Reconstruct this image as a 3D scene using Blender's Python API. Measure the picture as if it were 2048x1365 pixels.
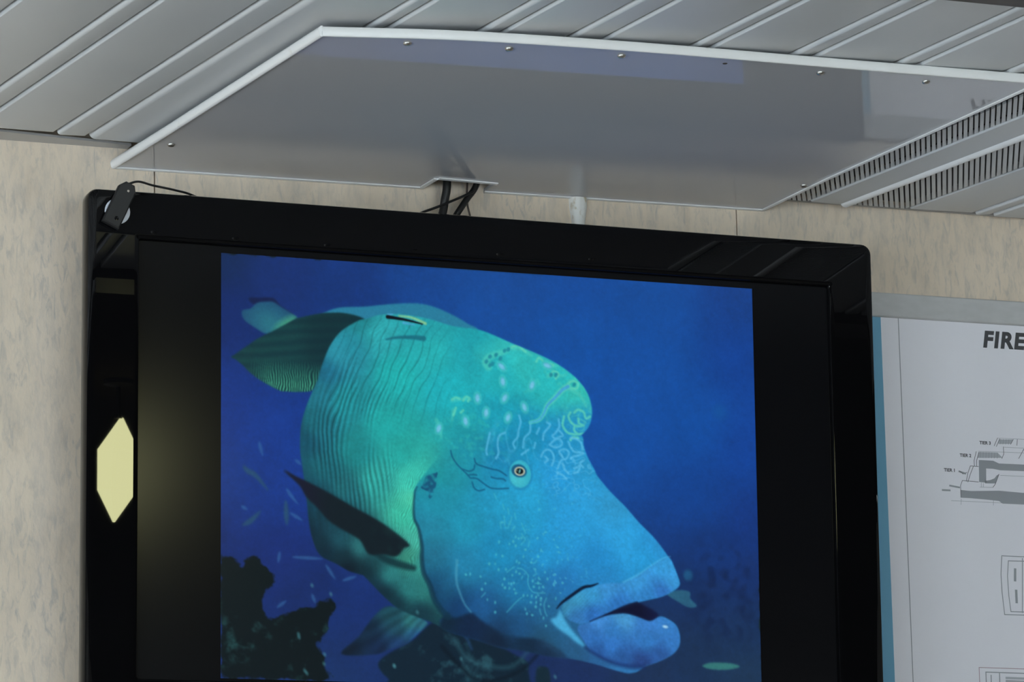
import bpy, bmesh, math, random
import numpy as np
from mathutils import Vector, Matrix

# ------------------------------------------------------------------ scene, camera, light
scene = bpy.context.scene
col = scene.collection
for o in list(bpy.data.objects): bpy.data.objects.remove(o)

scene.view_settings.view_transform = 'Standard'
scene.view_settings.look = 'None'
scene.view_settings.gamma = 1.0
scene.view_settings.exposure = 0.0
scene.view_settings.use_curve_mapping = False
scene.cycles.use_denoising = True
scene.cycles.max_bounces = 7
scene.cycles.diffuse_bounces = 4
scene.cycles.adaptive_threshold = 0.02

cam_data = bpy.data.cameras.new('camera')
cam_data.sensor_fit = 'HORIZONTAL'; cam_data.sensor_width = 36.0
cam_data.lens = 140.625                       # a long zoom: 8000 px for a 2048 px wide frame
cam_data.clip_start = 0.05
camera = bpy.data.objects.new('camera', cam_data); col.objects.link(camera)
right, down, fwd = Vector((0.932055, -0.361772, -0.019883)), Vector((0.055090, 0.195742, -0.979107)), Vector((0.358105, 0.911486, 0.202372))
M = Matrix((right, -down, -fwd)).transposed().to_4x4()
M.translation = (-2.1, -4.6, 1.55)
camera.matrix_world = M
scene.camera = camera

world = bpy.data.worlds.new('world'); scene.world = world
world.use_nodes = True
bgn = world.node_tree.nodes['Background']     # an overcast sky seen through the cabin windows
bgn.inputs['Color'].default_value = (0.80, 0.90, 1.0, 1)
bgn.inputs['Strength'].default_value = 12.6

ROOM = dict(x0=-4.2, x1=3.4, y0=-7.5, y1=0.0, z1=2.84)
# cabin windows: (wall, low, high along the wall, sill, head)
WINDOWS = [('left', -2.3, -0.7, 0.95, 2.15), ('left', -4.4, -2.8, 0.95, 2.15), ('left', -6.5, -4.9, 0.95, 2.15),
           ('back', -3.9, -2.1, 0.90, 2.25), ('back', -1.7, 0.5, 0.90, 2.25)]
for wall, a, b, lo, hi in WINDOWS:            # portals guide sampling of the sky through each opening
    ld = bpy.data.lights.new('window_portal', 'AREA'); ld.shape = 'RECTANGLE'
    ld.size, ld.size_y = b - a, hi - lo
    ld.cycles.is_portal = True
    lo_ = bpy.data.objects.new('window_portal', ld); col.objects.link(lo_)
    m, z = .5 * (a + b), .5 * (lo + hi)
    if wall == 'left':
        lo_.location = (ROOM['x0'] - .11, m, z); lo_.rotation_euler = (math.pi / 2, 0, -math.pi / 2)
    else:
        lo_.location = (m, ROOM['y0'] - .11, z); lo_.rotation_euler = (math.pi / 2, 0, math.pi)
    lo_.rotation_mode = 'XYZ'

# ------------------------------------------------------------------ materials
def material(name, color, rough=.5, metal=0., spec=.5, emit=None, strength=0., coat=0.):
    m = bpy.data.materials.new(name); m.use_nodes = True
    p = m.node_tree.nodes['Principled BSDF']
    p.inputs['Base Color'].default_value = (*color, 1)
    p.inputs['Roughness'].default_value = rough
    p.inputs['Metallic'].default_value = metal
    p.inputs['Specular IOR Level'].default_value = spec
    p.inputs['Coat Weight'].default_value = coat
    if emit:
        p.inputs['Emission Color'].default_value = (*emit, 1); p.inputs['Emission Strength'].default_value = strength
    return m

def mottle(m, color_a, color_b, scale=(8, 8, 8), detail=4, lo=.35, hi=.65, bump=0., bump_scale=60., space='Object'):
    nt = m.node_tree; N = nt.nodes; L = nt.links
    p = N['Principled BSDF']
    tc = N.new('ShaderNodeTexCoord'); mp = N.new('ShaderNodeMapping'); mp.inputs['Scale'].default_value = scale
    nz = N.new('ShaderNodeTexNoise'); nz.inputs['Scale'].default_value = 1; nz.inputs['Detail'].default_value = detail
    cr = N.new('ShaderNodeValToRGB')
    cr.color_ramp.elements[0].position, cr.color_ramp.elements[1].position = lo, hi
    cr.color_ramp.elements[0].color, cr.color_ramp.elements[1].color = (*color_a, 1), (*color_b, 1)
    L.new(tc.outputs[space], mp.inputs['Vector']); L.new(mp.outputs['Vector'], nz.inputs['Vector'])
    L.new(nz.outputs['Fac'], cr.inputs['Fac']); L.new(cr.outputs['Color'], p.inputs['Base Color'])
    if bump:
        n2 = N.new('ShaderNodeTexNoise'); n2.inputs['Scale'].default_value = bump_scale; n2.inputs['Detail'].default_value = 3
        bp = N.new('ShaderNodeBump'); bp.inputs['Strength'].default_value = bump; bp.inputs['Distance'].default_value = .002
        L.new(tc.outputs[space], n2.inputs['Vector']); L.new(n2.outputs['Fac'], bp.inputs['Height']); L.new(bp.outputs['Normal'], p.inputs['Normal'])
    return cr

def laminate():
    """Beige wall laminate with thin grey-blue vertical flecks, world-anchored so that boards differ."""
    m = material('beige_fleck_laminate', (.5, .44, .37), .42, spec=.35)
    nt = m.node_tree; N = nt.nodes; L = nt.links; p = N['Principled BSDF']
    geo = N.new('ShaderNodeNewGeometry')
    def noise(scale, detail, rough=.55, dist=0.):
        mp = N.new('ShaderNodeMapping'); mp.inputs['Scale'].default_value = scale
        nz = N.new('ShaderNodeTexNoise'); nz.inputs['Scale'].default_value = 1; nz.inputs['Detail'].default_value = detail
        nz.inputs['Roughness'].default_value = rough; nz.inputs['Distortion'].default_value = dist
        L.new(geo.outputs['Position'], mp.inputs['Vector']); L.new(mp.outputs['Vector'], nz.inputs['Vector'])
        return nz.outputs['Fac']
    def ramp(src, pts):
        r = N.new('ShaderNodeValToRGB'); e = r.color_ramp.elements
        while len(e) < len(pts): e.new(.5)
        for k, (t, c) in enumerate(pts): e[k].position = t; e[k].color = (*c, 1)
        L.new(src, r.inputs['Fac']); return r.outputs['Color']
    def mix(fac, a, b):
        x = N.new('ShaderNodeMix'); x.data_type = 'RGBA'
        L.new(fac, x.inputs['Factor']); L.new(a, x.inputs['A']); L.new(b, x.inputs['B']); return x.outputs['Result']
    base = ramp(noise((9, 9, 6), 4), [(.3, (.735, .61, .475)), (.7, (.84, .705, .555))])
    grey = N.new('ShaderNodeRGB'); grey.outputs[0].default_value = (.50, .455, .40, 1)
    warm = N.new('ShaderNodeRGB'); warm.outputs[0].default_value = (.50, .39, .28, 1)
    vein = ramp(noise((130, 130, 36), 5, .62, .7), [(.50, (0, 0, 0)), (.66, (.85, .85, .85))])
    zone = ramp(noise((16, 16, 7), 3), [(.30, (.12, .12, .12)), (.62, (.9, .9, .9))])
    zn = N.new('ShaderNodeMix'); zn.data_type = 'RGBA'; zn.blend_type = 'MULTIPLY'; zn.inputs['Factor'].default_value = 1
    L.new(vein, zn.inputs['A']); L.new(zone, zn.inputs['B'])
    blot = ramp(noise((46, 46, 15), 6, .72), [(.46, (0, 0, 0)), (.74, (.55, .55, .55))])
    wb = ramp(noise((30, 30, 11), 4, .6, .3), [(.56, (0, 0, 0)), (.76, (.35, .35, .35))])
    c = mix(blot, base, grey.outputs[0]); c = mix(zn.outputs['Result'], c, grey.outputs[0]); c = mix(wb, c, warm.outputs[0])
    L.new(c, p.inputs['Base Color'])
    bp = N.new('ShaderNodeBump'); bp.inputs['Strength'].default_value = .25; bp.inputs['Distance'].default_value = .001
    L.new(noise((260, 260, 110), 3), bp.inputs['Height']); L.new(bp.outputs['Normal'], p.inputs['Normal'])
    return m

MAT = {}
MAT['laminate'] = laminate()
MAT['dark_joint'] = material('dark_joint', (.05, .035, .025), .9)
MAT['slat'] = material('pale_grey_enamel', (.62, .63, .64), .38)
mottle(MAT['slat'], (.60, .61, .62), (.645, .655, .66), (3, 3, 3), lo=.3, hi=.7)
MAT['void'] = material('dark_plenum', (.02, .02, .02), .9)
MAT['slot_grey'] = material('shadowed_slot_backing', (.16, .16, .16), .9)  # plain backing sheet; the shade inside the vent slots is in its grey
MAT['white_trim'] = material('white_plastic_trim', (.72, .71, .70), .35)
mottle(MAT['white_trim'], (.72, .69, .64), (.86, .85, .84), (30, 30, 30), lo=.22, hi=.34)
MAT['grey_trim'] = material('grey_angle_trim', (.50, .48, .46), .5)
MAT['gloss_panel'] = material('glossy_grey_sheet', (.53, .53, .55), .008, spec=.5)
MAT['steel'] = material('dull_steel', (.55, .53, .5), .3, 1.)
MAT['gloss_black'] = material('piano_black_plastic', (.003, .003, .0035), .012, spec=.26)
MAT['satin_black'] = material('satin_black_plastic', (.012, .012, .013), .35, spec=.4)
MAT['screen'] = material('matte_screen_glass', (.006, .006, .007), .18, spec=.20)
MAT['cable'] = material('black_cable_sheath', (.012, .012, .012), .35)
MAT['brown_cable'] = material('brown_cable_sheath', (.06, .04, .03), .5)
MAT['white_sealant'] = material('white_sealant', (.62, .60, .56), .5)
mottle(MAT['white_sealant'], (.52, .42, .26), (.84, .82, .77), (90, 90, 60), lo=.32, hi=.45)
MAT['pad'] = material('white_foam_pad', (.70, .72, .78), .6)
MAT['device'] = material('dark_grey_abs', (.013, .0125, .013), .5)
MAT['lens'] = material('pale_led_lens', (.45, .40, .34), .2)
MAT['alu'] = material('grey_aluminium_rail', (.40, .40, .395), .45, .0)
mottle(MAT['alu'], (.52, .515, .50), (.58, .57, .56), (40, 4, 90), lo=.3, hi=.7)
MAT['paper'] = material('cool_white_print_sheet', (.74, .76, .82), .35, spec=.4)
mottle(MAT['paper'], (.88, .86, .90), (.91, .89, .93), (5, 5, 5), lo=.3, hi=.7)
MAT['blue'] = material('blue_print_margin', (.17, .41, .58), .4)
MAT['ink'] = material('black_ink', (.07, .07, .075), .5)
MAT['ink_mid'] = material('grey_ink', (.35, .36, .38), .5)
MAT['ink_soft'] = material('pale_grey_ink', (.47, .48, .51), .5)
MAT['ink_red'] = material('red_ink', (.45, .30, .34), .5)
MAT['room_wall'] = material('cream_cabin_paint', (.55, .50, .44), .6)
mottle(MAT['room_wall'], (.53, .48, .42), (.57, .52, .46), (2, 2, 2))
MAT['floor'] = material('brown_vinyl_floor', (.22, .17, .13), .4)
mottle(MAT['floor'], (.27, .23, .19), (.36, .31, .26), (1.2, 9, 1), bump=.1)
MAT['ceiling'] = material('ceiling_paint', (.03, .03, .03), .9, spec=0.)
mottle(MAT['ceiling'], (.028, .024, .020), (.04, .034, .028), (2, 2, 2))
MAT['dark_wood'] = material('dark_brown_wood', (.035, .022, .016), .45)
mottle(MAT['dark_wood'], (.02, .013, .01), (.05, .032, .022), (2, 40, 40))
MAT['frame'] = material('grey_window_frame', (.45, .45, .45), .4)
MAT['lamp_glass'] = material('pale_yellow_lamp_glass', (.8, .78, .5), .3, emit=(1.0, 1.0, .52), strength=30.)
MAT['brass'] = material('dark_lamp_fitting', (.05, .045, .04), .4, .6)
gl = bpy.data.materials.new('window_glass'); gl.use_nodes = True
_n = gl.node_tree.nodes; _n.clear()
_o = _n.new('ShaderNodeOutputMaterial'); _t = _n.new('ShaderNodeBsdfTransparent'); _g = _n.new('ShaderNodeBsdfGlossy'); _x = _n.new('ShaderNodeMixShader')
_g.inputs['Roughness'].default_value = .02; _x.inputs[0].default_value = .06; _t.inputs[0].default_value = (.95, .97, .97, 1)
gl.node_tree.links.new(_t.outputs[0], _x.inputs[1]); gl.node_tree.links.new(_g.outputs[0], _x.inputs[2]); gl.node_tree.links.new(_x.outputs[0], _o.inputs[0])
MAT['glass'] = gl

# ------------------------------------------------------------------ mesh helpers
def finish(name, bm, mat, parent=None, smooth=False, loc=None):
    bmesh.ops.remove_doubles(bm, verts=bm.verts, dist=1e-6)
    bmesh.ops.recalc_face_normals(bm, faces=bm.faces)
    me = bpy.data.meshes.new(name); bm.to_mesh(me); bm.free()
    if smooth:
        for f in me.polygons: f.use_smooth = True
        me.set_sharp_from_angle(angle=math.radians(smooth if smooth is not True else 40))
    me.materials.append(MAT[mat] if isinstance(mat, str) else mat)
    o = bpy.data.objects.new(name, me); col.objects.link(o)
    if parent: o.parent = parent
    if loc is not None: o.location = loc
    return o

def add_box(bm, x0, x1, y0, y1, z0, z1):
    v = [bm.verts.new((x, y, z)) for x in (x0, x1) for y in (y0, y1) for z in (z0, z1)]
    for f in ((0, 1, 3, 2), (4, 6, 7, 5), (0, 4, 5, 1), (2, 3, 7, 6), (0, 2, 6, 4), (1, 5, 7, 3)):
        bm.faces.new([v[i] for i in f])

def add_prism(bm, pts, ext):
    """Extrude a flat 3D polygon by the vector ext."""
    a = [bm.verts.new(p) for p in pts]; e = Vector(ext)
    b = [bm.verts.new(Vector(p) + e) for p in pts]
    bm.faces.new(a); bm.faces.new(b[::-1])
    n = len(a)
    for i in range(n): bm.faces.new((a[i], b[i], b[(i + 1) % n], a[(i + 1) % n]))

def spline(pts, n=8):
    p = [Vector(q) for q in pts]; q = [2 * p[0] - p[1]] + p + [2 * p[-1] - p[-2]]
    out = []
    for i in range(1, len(q) - 2):
        a, b, c, d = q[i - 1:i + 3]
        for k in range(n):
            t = k / n
            out.append(b + .5 * t * (c - a) + t * t * (a - 2.5 * b + 2 * c - .5 * d) + t ** 3 * (1.5 * (b - c) + .5 * (d - a)))
    return out + [p[-1]]

def add_tube(bm, path, r, seg=12):
    rings = []; up = Vector((0, 1, .13)).normalized()
    for i, p in enumerate(path):
        t = (path[min(i + 1, len(path) - 1)] - path[max(i - 1, 0)]).normalized()
        u = up.cross(t).normalized(); w = t.cross(u)
        rr = r[i] if isinstance(r, list) else r
        rings.append([bm.verts.new(p + rr * (math.cos(a) * u + math.sin(a) * w)) for a in [2 * math.pi * k / seg for k in range(seg)]])
    for a, b in zip(rings, rings[1:]):
        for k in range(seg): bm.faces.new((a[k], a[(k + 1) % seg], b[(k + 1) % seg], b[k]))
    bm.faces.new(rings[0]); bm.faces.new(rings[-1][::-1])

def add_lathe(bm, prof, seg=20, axis='Z', center=(0, 0, 0)):
    c = Vector(center); rings = []
    for r, h in prof:
        ring = []
        for k in range(seg):
            a = 2 * math.pi * k / seg
            q = Vector((r * math.cos(a), r * math.sin(a), h)) if axis == 'Z' else Vector((r * math.cos(a), h, r * math.sin(a)))
            ring.append(bm.verts.new(c + q))
        rings.append(ring)
    for a, b in zip(rings, rings[1:]):
        for k in range(seg): bm.faces.new((a[k], a[(k + 1) % seg], b[(k + 1) % seg], b[k]))
    bm.faces.new(rings[0]); bm.faces.new(rings[-1][::-1])

def rounded_rect(x0, x1, z0, z1, r, n=6):
    pts = []
    for cx, cz, a0 in ((x1 - r, z1 - r, 0), (x0 + r, z1 - r, 90), (x0 + r, z0 + r, 180), (x1 - r, z0 + r, 270)):
        for k in range(n + 1):
            a = math.radians(a0 + 90 * k / n); pts.append((cx + r * math.cos(a), cz + r * math.sin(a)))
    return pts

def empty(name, loc=(0, 0, 0)):
    o = bpy.data.objects.new(name, None); o.empty_display_size = .05; col.objects.link(o); o.location = loc; return o

def tag(o, label, category, group=None):
    o['label'] = label; o['category'] = category
    if group: o['group'] = group
    return o

def structure(o, label=None):
    o['kind'] = 'structure'
    if label: o['label'] = label
    return o

# ------------------------------------------------------------------ room shell
R = ROOM
bm = bmesh.new(); add_box(bm, R['x0'] - .12, R['x1'] + .12, R['y0'] - .12, R['y1'] + .14, -.12, 0)
structure(finish('floor', bm, 'floor'), 'brown vinyl cabin floor')

def wall_with_windows(name, wall, mat):
    bm = bmesh.new()
    ws = sorted([w[1:] for w in WINDOWS if w[0] == wall])
    lo, hi = (R['y0'], R['y1']) if wall == 'left' else (R['x0'], R['x1'])
    def piece(a, b, z0, z1):
        if wall == 'left': add_box(bm, R['x0'] - .12, R['x0'], a, b, z0, z1)
        else: add_box(bm, a, b, R['y0'] - .12, R['y0'], z0, z1)
    cur = lo
    for a, b, s, h in ws:
        piece(cur, a, 0, R['z1']); piece(a, b, 0, s); piece(a, b, h, R['z1']); cur = b
    piece(cur, hi, 0, R['z1'])
    return structure(finish(name, bm, mat))

wall_with_windows('wall_left', 'left', 'room_wall')
wall_with_windows('wall_back', 'back', 'room_wall')
bm = bmesh.new(); add_box(bm, R['x1'], R['x1'] + .12, R['y0'] - .12, R['y1'] + .14, 0, R['z1'])
structure(finish('wall_right', bm, 'room_wall'))
for k, (wall, a, b, lo, hi) in enumerate(WINDOWS):
    w = structure(empty('window_%d' % (k + 1), (R['x0'] - .06, (a + b) / 2, lo) if wall == 'left' else ((a + b) / 2, R['y0'] - .06, lo)))
    h, wd = hi - lo, b - a
    bm = bmesh.new()
    for (u0, u1, z0, z1) in ((-wd / 2, wd / 2, 0, .05), (-wd / 2, wd / 2, h - .05, h), (-wd / 2, -wd / 2 + .05, .05, h - .05), (wd / 2 - .05, wd / 2, .05, h - .05), (-.02, .02, .05, h - .05)):
        if wall == 'left': add_box(bm, -.025, .025, u0, u1, z0, z1)
        else: add_box(bm, u0, u1, -.025, .025, z0, z1)
    finish('window_frame', bm, 'frame', w)
    for u0, u1 in ((-wd / 2 + .05, -.02), (.02, wd / 2 - .05)):
        bm = bmesh.new()
        if wall == 'left': add_box(bm, -.003, .003, u0, u1, .05, h - .05)
        else: add_box(bm, u0, u1, -.003, .003, .05, h - .05)
        finish('pane', bm, 'glass', w)

# front wall: dark core with laminate boards that leave a hairline joint
bm = bmesh.new(); add_box(bm, R['x0'], R['x1'], .006, .14, 0, R['z1'])
wall_front = structure(finish('wall_front', bm, 'dark_joint'), 'beige fleck laminate wall behind the television')
seams = [-4.2, -3.8963, -3.1123, -2.3283, -1.5443, -.7603, .0240, .8083, 1.5923, 2.3763, 3.1603, 3.4]
for a, b in zip(seams, seams[1:]):
    bm = bmesh.new(); add_box(bm, a + .0008, b - .0008, 0, .006, 0, R['z1'])
    finish('wall_board', bm, 'laminate', wall_front)

# ------------------------------------------------------------------ slatted metal ceiling
bm = bmesh.new(); add_box(bm, R['x0'] - .12, R['x1'] + .12, R['y0'] - .12, -1.02, 2.80, 2.90); add_box(bm, R['x0'] - .12, R['x1'] + .12, -1.02, .14, 2.86, 2.90)
ceiling = structure(finish('ceiling', bm, 'ceiling'), 'pale grey slatted metal ceiling')
bm = bmesh.new(); add_box(bm, R['x0'], R['x1'], -1.02, -.005, 2.845, 2.859)
finish('plenum_board', bm, 'void', ceiling)
ANG = math.radians(6.3); CA, SA = math.cos(ANG), math.sin(ANG)
ZS = 2.774
Y_NEAR, Y_WALL = -1.0, -.0755
WALL_END = lambda x: float(np.interp(x, [-1.3, -.93, -.80, .05, .45], [-.105, -.085, -.062, -.040, -.022]))   # gap left before the wall
def line_at(p):                                # x on the ceiling as a function of y for the slat coordinate p
    return lambda y: (p - y * SA) / CA
def slat_mesh(bm, left, right, prof, y0=Y_NEAR, y1=Y_WALL):
    """prof: list of (side, offset, z) going round the section; side 0 = left line, 1 = right line."""
    ends = []
    for y in (y0, y1):
        ring = []
        for s, off, z in prof:
            x = (right if s else left)(y) + off
            ye = y if y == y0 else WALL_END(x)
            ring.append(bm.verts.new(((right if s else left)(ye) + off, ye, z)))
        ends.append(ring)
    n = len(prof)
    for i in range(n): bm.faces.new((ends[0][i], ends[1][i], ends[1][(i + 1) % n], ends[0][(i + 1) % n]))
    bm.faces.new(ends[0]); bm.faces.new(ends[1][::-1])
def wide_profile(z, r, rise=.0022):
    """Lapped section: a rounded left edge hangs lowest, the sheet rises a little towards the right."""
    pr = [(0, .0012, z + .020)]
    for k in range(7):
        a = math.radians(180 + 90 * k / 6); pr.append((0, .0012 + r + r * math.cos(a), z + r + r * math.sin(a)))
    for k in range(5):
        a = math.radians(270 + 90 * k / 4); pr.append((1, -.0022 - .003 + .003 * math.cos(a), z + rise + .003 + .003 * math.sin(a)))
    pr.append((1, -.0022, z + .020))
    return pr
# (narrow joint strip left edge, its right edge) measured across the slats
joints = [(-1.1762, -1.1455), (-1.0412, -1.0081), (-0.9092, -0.8677), (-0.7634, -0.7402), (-0.643, -0.6171), (-0.54, -0.5009), (-0.3971, -0.3744), (-0.2765, -0.2483), (-0.146, -0.1188), (-0.0085, 0.0182)]
p = -1.1762
while p > -2.9:
    p -= .1295; joints.insert(0, (p, p + .031))
for i, (a, b) in enumerate(joints):
    bm = bmesh.new()
    slat_mesh(bm, line_at(a), line_at(b), wide_profile(ZS, .0040 if i % 3 else .0048, .0022))
    finish('joint_strip', bm, 'slat', ceiling, 35)
    nxt = joints[i + 1][0] if i + 1 < len(joints) else .0676
    bm = bmesh.new()
    big = .0085 if abs(b - (-0.8677)) < .002 else (.0018 if i % 2 else .0013)
    slat_mesh(bm, line_at(b), line_at(nxt), wide_profile(ZS, big))
    finish('ceiling_slat', bm, 'slat', ceiling, 35)

# air vent set into the ceiling on the right: two slotted risers, a flat strip with a beaded edge between them
g1 = lambda y: .1087 - .128 * y
sA = lambda y: .1522 - .146 * y
s2 = lambda y: .1650 - .172 * y
g2 = lambda y: .2498 - .168 * y
vent = tag(empty('air_vent', (.2, -.4, ZS)), 'slotted grey air vent strips in the ceiling right of the glossy panel', 'vent')
def vent_part(name, bm, mat, smooth=False):
    o = finish(name, bm, mat, None, smooth); o.parent = vent; o.matrix_parent_inverse = Matrix.Translation((-.2, .4, -ZS)); return o
bm = bmesh.new()
slat_mesh(bm, g1, sA, [(0, 0, ZS + .006), (0, 0, ZS - .0005), (0, .002, ZS - .002), (1, 0, ZS - .002), (1, 0, ZS + .006)])
vent_part('flat_strip', bm, 'slat')
bm = bmesh.new()
slat_mesh(bm, sA, s2, [(0, .0004, ZS + .006)] + [(0, .0004 + .0070 - .0070 * math.cos(math.radians(a)), ZS + .0005 - .0065 * math.sin(math.radians(a))) for a in range(0, 181, 20)] + [(0, .0144, ZS + .006)])
vent_part('bead', bm, 'white_trim', True)
SD = Vector((-.459, -.888))                     # the slots run askew to the strips
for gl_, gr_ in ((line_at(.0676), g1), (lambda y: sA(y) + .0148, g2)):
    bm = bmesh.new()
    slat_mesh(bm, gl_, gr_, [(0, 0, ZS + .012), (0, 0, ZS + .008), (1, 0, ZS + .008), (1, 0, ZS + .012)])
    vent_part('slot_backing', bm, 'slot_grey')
    def hit(x, y, line):                        # walk along the slot direction from (x, y) to a border line
        t = 0.
        for _ in range(12): t += (line(y + SD.y * t) - (x + SD.x * t)) / (SD.x + .15 * SD.y)
        return x + SD.x * t, y + SD.y * t
    k = 0
    while k < 96:
        y = .15 - k * .01130; k += 1
        x = gr_(y)
        bm = bmesh.new()
        poly_ = []
        for dy in (0, -.0078):
            a_ = (gr_(y + dy), y + dy); b_ = hit(a_[0], a_[1], gl_); poly_.append((a_, b_))
        q = [poly_[0][0], poly_[0][1], poly_[1][1], poly_[1][0]]
        if min(c[1] for c in q) > -.034: bm.free(); continue
        q = [(c[0] + (min(0, -.030 - c[1])) * SD.x / SD.y, min(c[1], -.030)) for c in q]
        add_prism(bm, [(c[0], c[1], ZS) for c in q], (0, 0, .003))
        vent_part('slot_bar', bm, 'slat')
# slats right of the vent
p = .2600
edge = lambda y: g2(y) + .0048
for i in range(9):
    nx_ = line_at(p + .10 + i * .131) if i else (lambda y: g2(y) + .105)
    bm = bmesh.new(); slat_mesh(bm, edge, nx_, wide_profile(ZS, .0025)); finish('ceiling_slat', bm, 'slat', ceiling, 35)
    e2 = (lambda y, f=nx_: f(y) + .028) if i == 0 else line_at(p + .131 + i * .131)
    bm = bmesh.new(); slat_mesh(bm, nx_, e2, wide_profile(ZS, .0035, .0022)); finish('joint_strip', bm, 'slat', ceiling, 35)
    edge = e2

# wall angle under the slat ends
bm = bmesh.new()
add_prism(bm, [(R['x0'], 0, 2.7838), (-.795, 0, 2.7838), (-.795, -.0185, 2.7838), (-.976, -.0395, 2.7838), (-1.30, -.056, 2.7838), (R['x0'], -.056, 2.7838)], (0, 0, .003))
structure(finish('trim_1', bm, 'grey_trim'), 'grey angle trim along the wall left of the panel')
bm = bmesh.new()
add_box(bm, .066, R['x1'], -.0055, 0, 2.7800, 2.784)
structure(finish('trim_2', bm, 'grey_trim'), 'grey angle trim along the wall right of the panel')

# dark beam crossing the ceiling toward the room
bm = bmesh.new(); add_box(bm, R['x0'], R['x1'], -1.06, -.951, 2.760, 2.80)
structure(finish('trim_3', bm, 'dark_wood'), 'dark wooden batten crossing the ceiling at the upper right')

# ------------------------------------------------------------------ glossy cover panel under the slats
PZ = lambda x: 2.7593 + (x + .8136) * .0073
front = spline([(-.7545, -.630, 0), (-.592, -.6575, 0), (-.384, -.667, 0), (-.154, -.6655, 0), (.0885, -.666, 0), (.1075, -.666, 0)], 6)
right_edge = [(.0616, -.0015, 0), (.0700, -.18, 0), (.0885, -.41, 0), (.1075, -.666, 0)]
left_edge = [(-.8125, -.0015, 0), (-.7955, -.17, 0), (-.7545, -.630, 0)]
notch = [(-.3275, -.0015, 0), (-.3270, -.0455, 0), (-.4085, -.0525, 0), (-.4105, -.0015, 0)]
panel = tag(empty('ceiling_panel', (-.36, -.33, PZ(-.36))), 'glossy grey ceiling panel edged in white, screwed up above the television', 'panel')
def panel_part(name, bm, mat, smooth=False):
    o = finish(name, bm, mat, None, smooth); o.parent = panel; o.matrix_parent_inverse = Matrix.Translation((.36, .33, -PZ(-.36))); return o
def on_panel(p, dz=0.): return Vector((p[0], p[1], PZ(p[0]) + dz))
outline = [Vector(p) for p in left_edge] + front[1:] + [Vector(p) for p in right_edge[2::-1]] + [Vector(p) for p in notch]
bm = bmesh.new(); add_prism(bm, [on_panel(p) for p in outline], (0, 0, .004))
bmesh.ops.triangulate(bm, faces=[f for f in bm.faces if len(f.verts) > 4])
panel_part('sheet', bm, 'gloss_panel')
def edge_trim(path, lip, h, out, z0=-.0022, name='edge_trim', round_=False):
    """U-shaped edging along a path: a lip under the sheet and a face standing beside it."""
    bm = bmesh.new(); path = [Vector(p) for p in path]
    rings = []
    for i, q in enumerate(path):
        t = (path[min(i + 1, len(path) - 1)] - path[max(i - 1, 0)]).normalized()
        n = Vector((-t.y, t.x, 0))                # to the left of travel = towards the panel
        sec = [(lip, z0 + .0006), (lip * .6, z0), (-out * .6, z0), (-out, z0 + .0015), (-out, h - .0015), (-out * .6, h), (.001, h), (.001, .0042), (-.0002, .0041), (-.0002, -.0002), (lip, -.0002)]
        if round_: sec[2:6] = [(-out * .3, z0 - .0002), (-out * .75, z0 + .0018), (-out, h * .35), (-out * 1.02, h * .55), (-out * .75, h - .002), (-out * .3, h)]
        rings.append([bm.verts.new(on_panel(q + n * a, b)) for a, b in sec])
    for a, b in zip(rings, rings[1:]):
        m = len(a)
        for k in range(m): bm.faces.new((a[k], a[(k + 1) % m], b[(k + 1) % m], b[k]))
    bm.faces.new(rings[0]); bm.faces.new(rings[-1][::-1])
    return panel_part(name, bm, 'white_trim', 50)
edge_trim(left_edge, .0015, .0100, .0045, round_=True)
edge_trim(front, .0010, .0085, .0030)
edge_trim([right_edge[k] for k in (3, 2, 1, 0)], .0035, .0060, .0010)
edge_trim([right_edge[0], (-.2, -.0015, 0), notch[0]], .0045, .0040, .0008)
edge_trim([notch[3], (-.6, -.0015, 0), left_edge[0]], .0045, .0040, .0008)
edge_trim([notch[1], notch[2]], .0050, .0060, .0008)
edge_trim([notch[2], notch[3]], .0050, .0060, .0008)
bm = bmesh.new(); prof = [(.0048, 0.0), (.0046, -.0012), (.0034, -.0026), (.0016, -.0033), (.0002, -.0035)]
add_lathe(bm, [(.0030, .004)] + prof, 16)
screw = None
for i, (x, y) in enumerate([(-.6537, -.6235), (-.538, -.6333), (-.4064, -.6408), (-.2804, -.6418), (-.1589, -.6364), (-.0235, -.6341), (-.7767, -.1272), (.0560, -.1384)]):
    if i == 3:                                   # an empty screw hole: its dark inside is put in as a dark stub
        b2 = bmesh.new(); add_lathe(b2, [(.0028, .002), (.0028, -.0004), (.0008, -.0008)], 10)
        s = finish('screw', b2, 'dark_joint', panel, True)
    elif screw is None: s = screw = finish('screw', bm, 'steel', panel, True)
    else:
        s = bpy.data.objects.new('screw', screw.data); col.objects.link(s); s.parent = panel
    s.location = Vector((x, y, PZ(x))) - Vector((-.36, -.33, PZ(-.36)))
for x in (-.72, -.16):                           # battens that carry the sheet under the slats
    bm = bmesh.new(); add_box(bm, x, x + .04, -.58, -.08, PZ(x) + .0043, ZS + .001); panel_part('batten', bm, 'slat')

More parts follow.
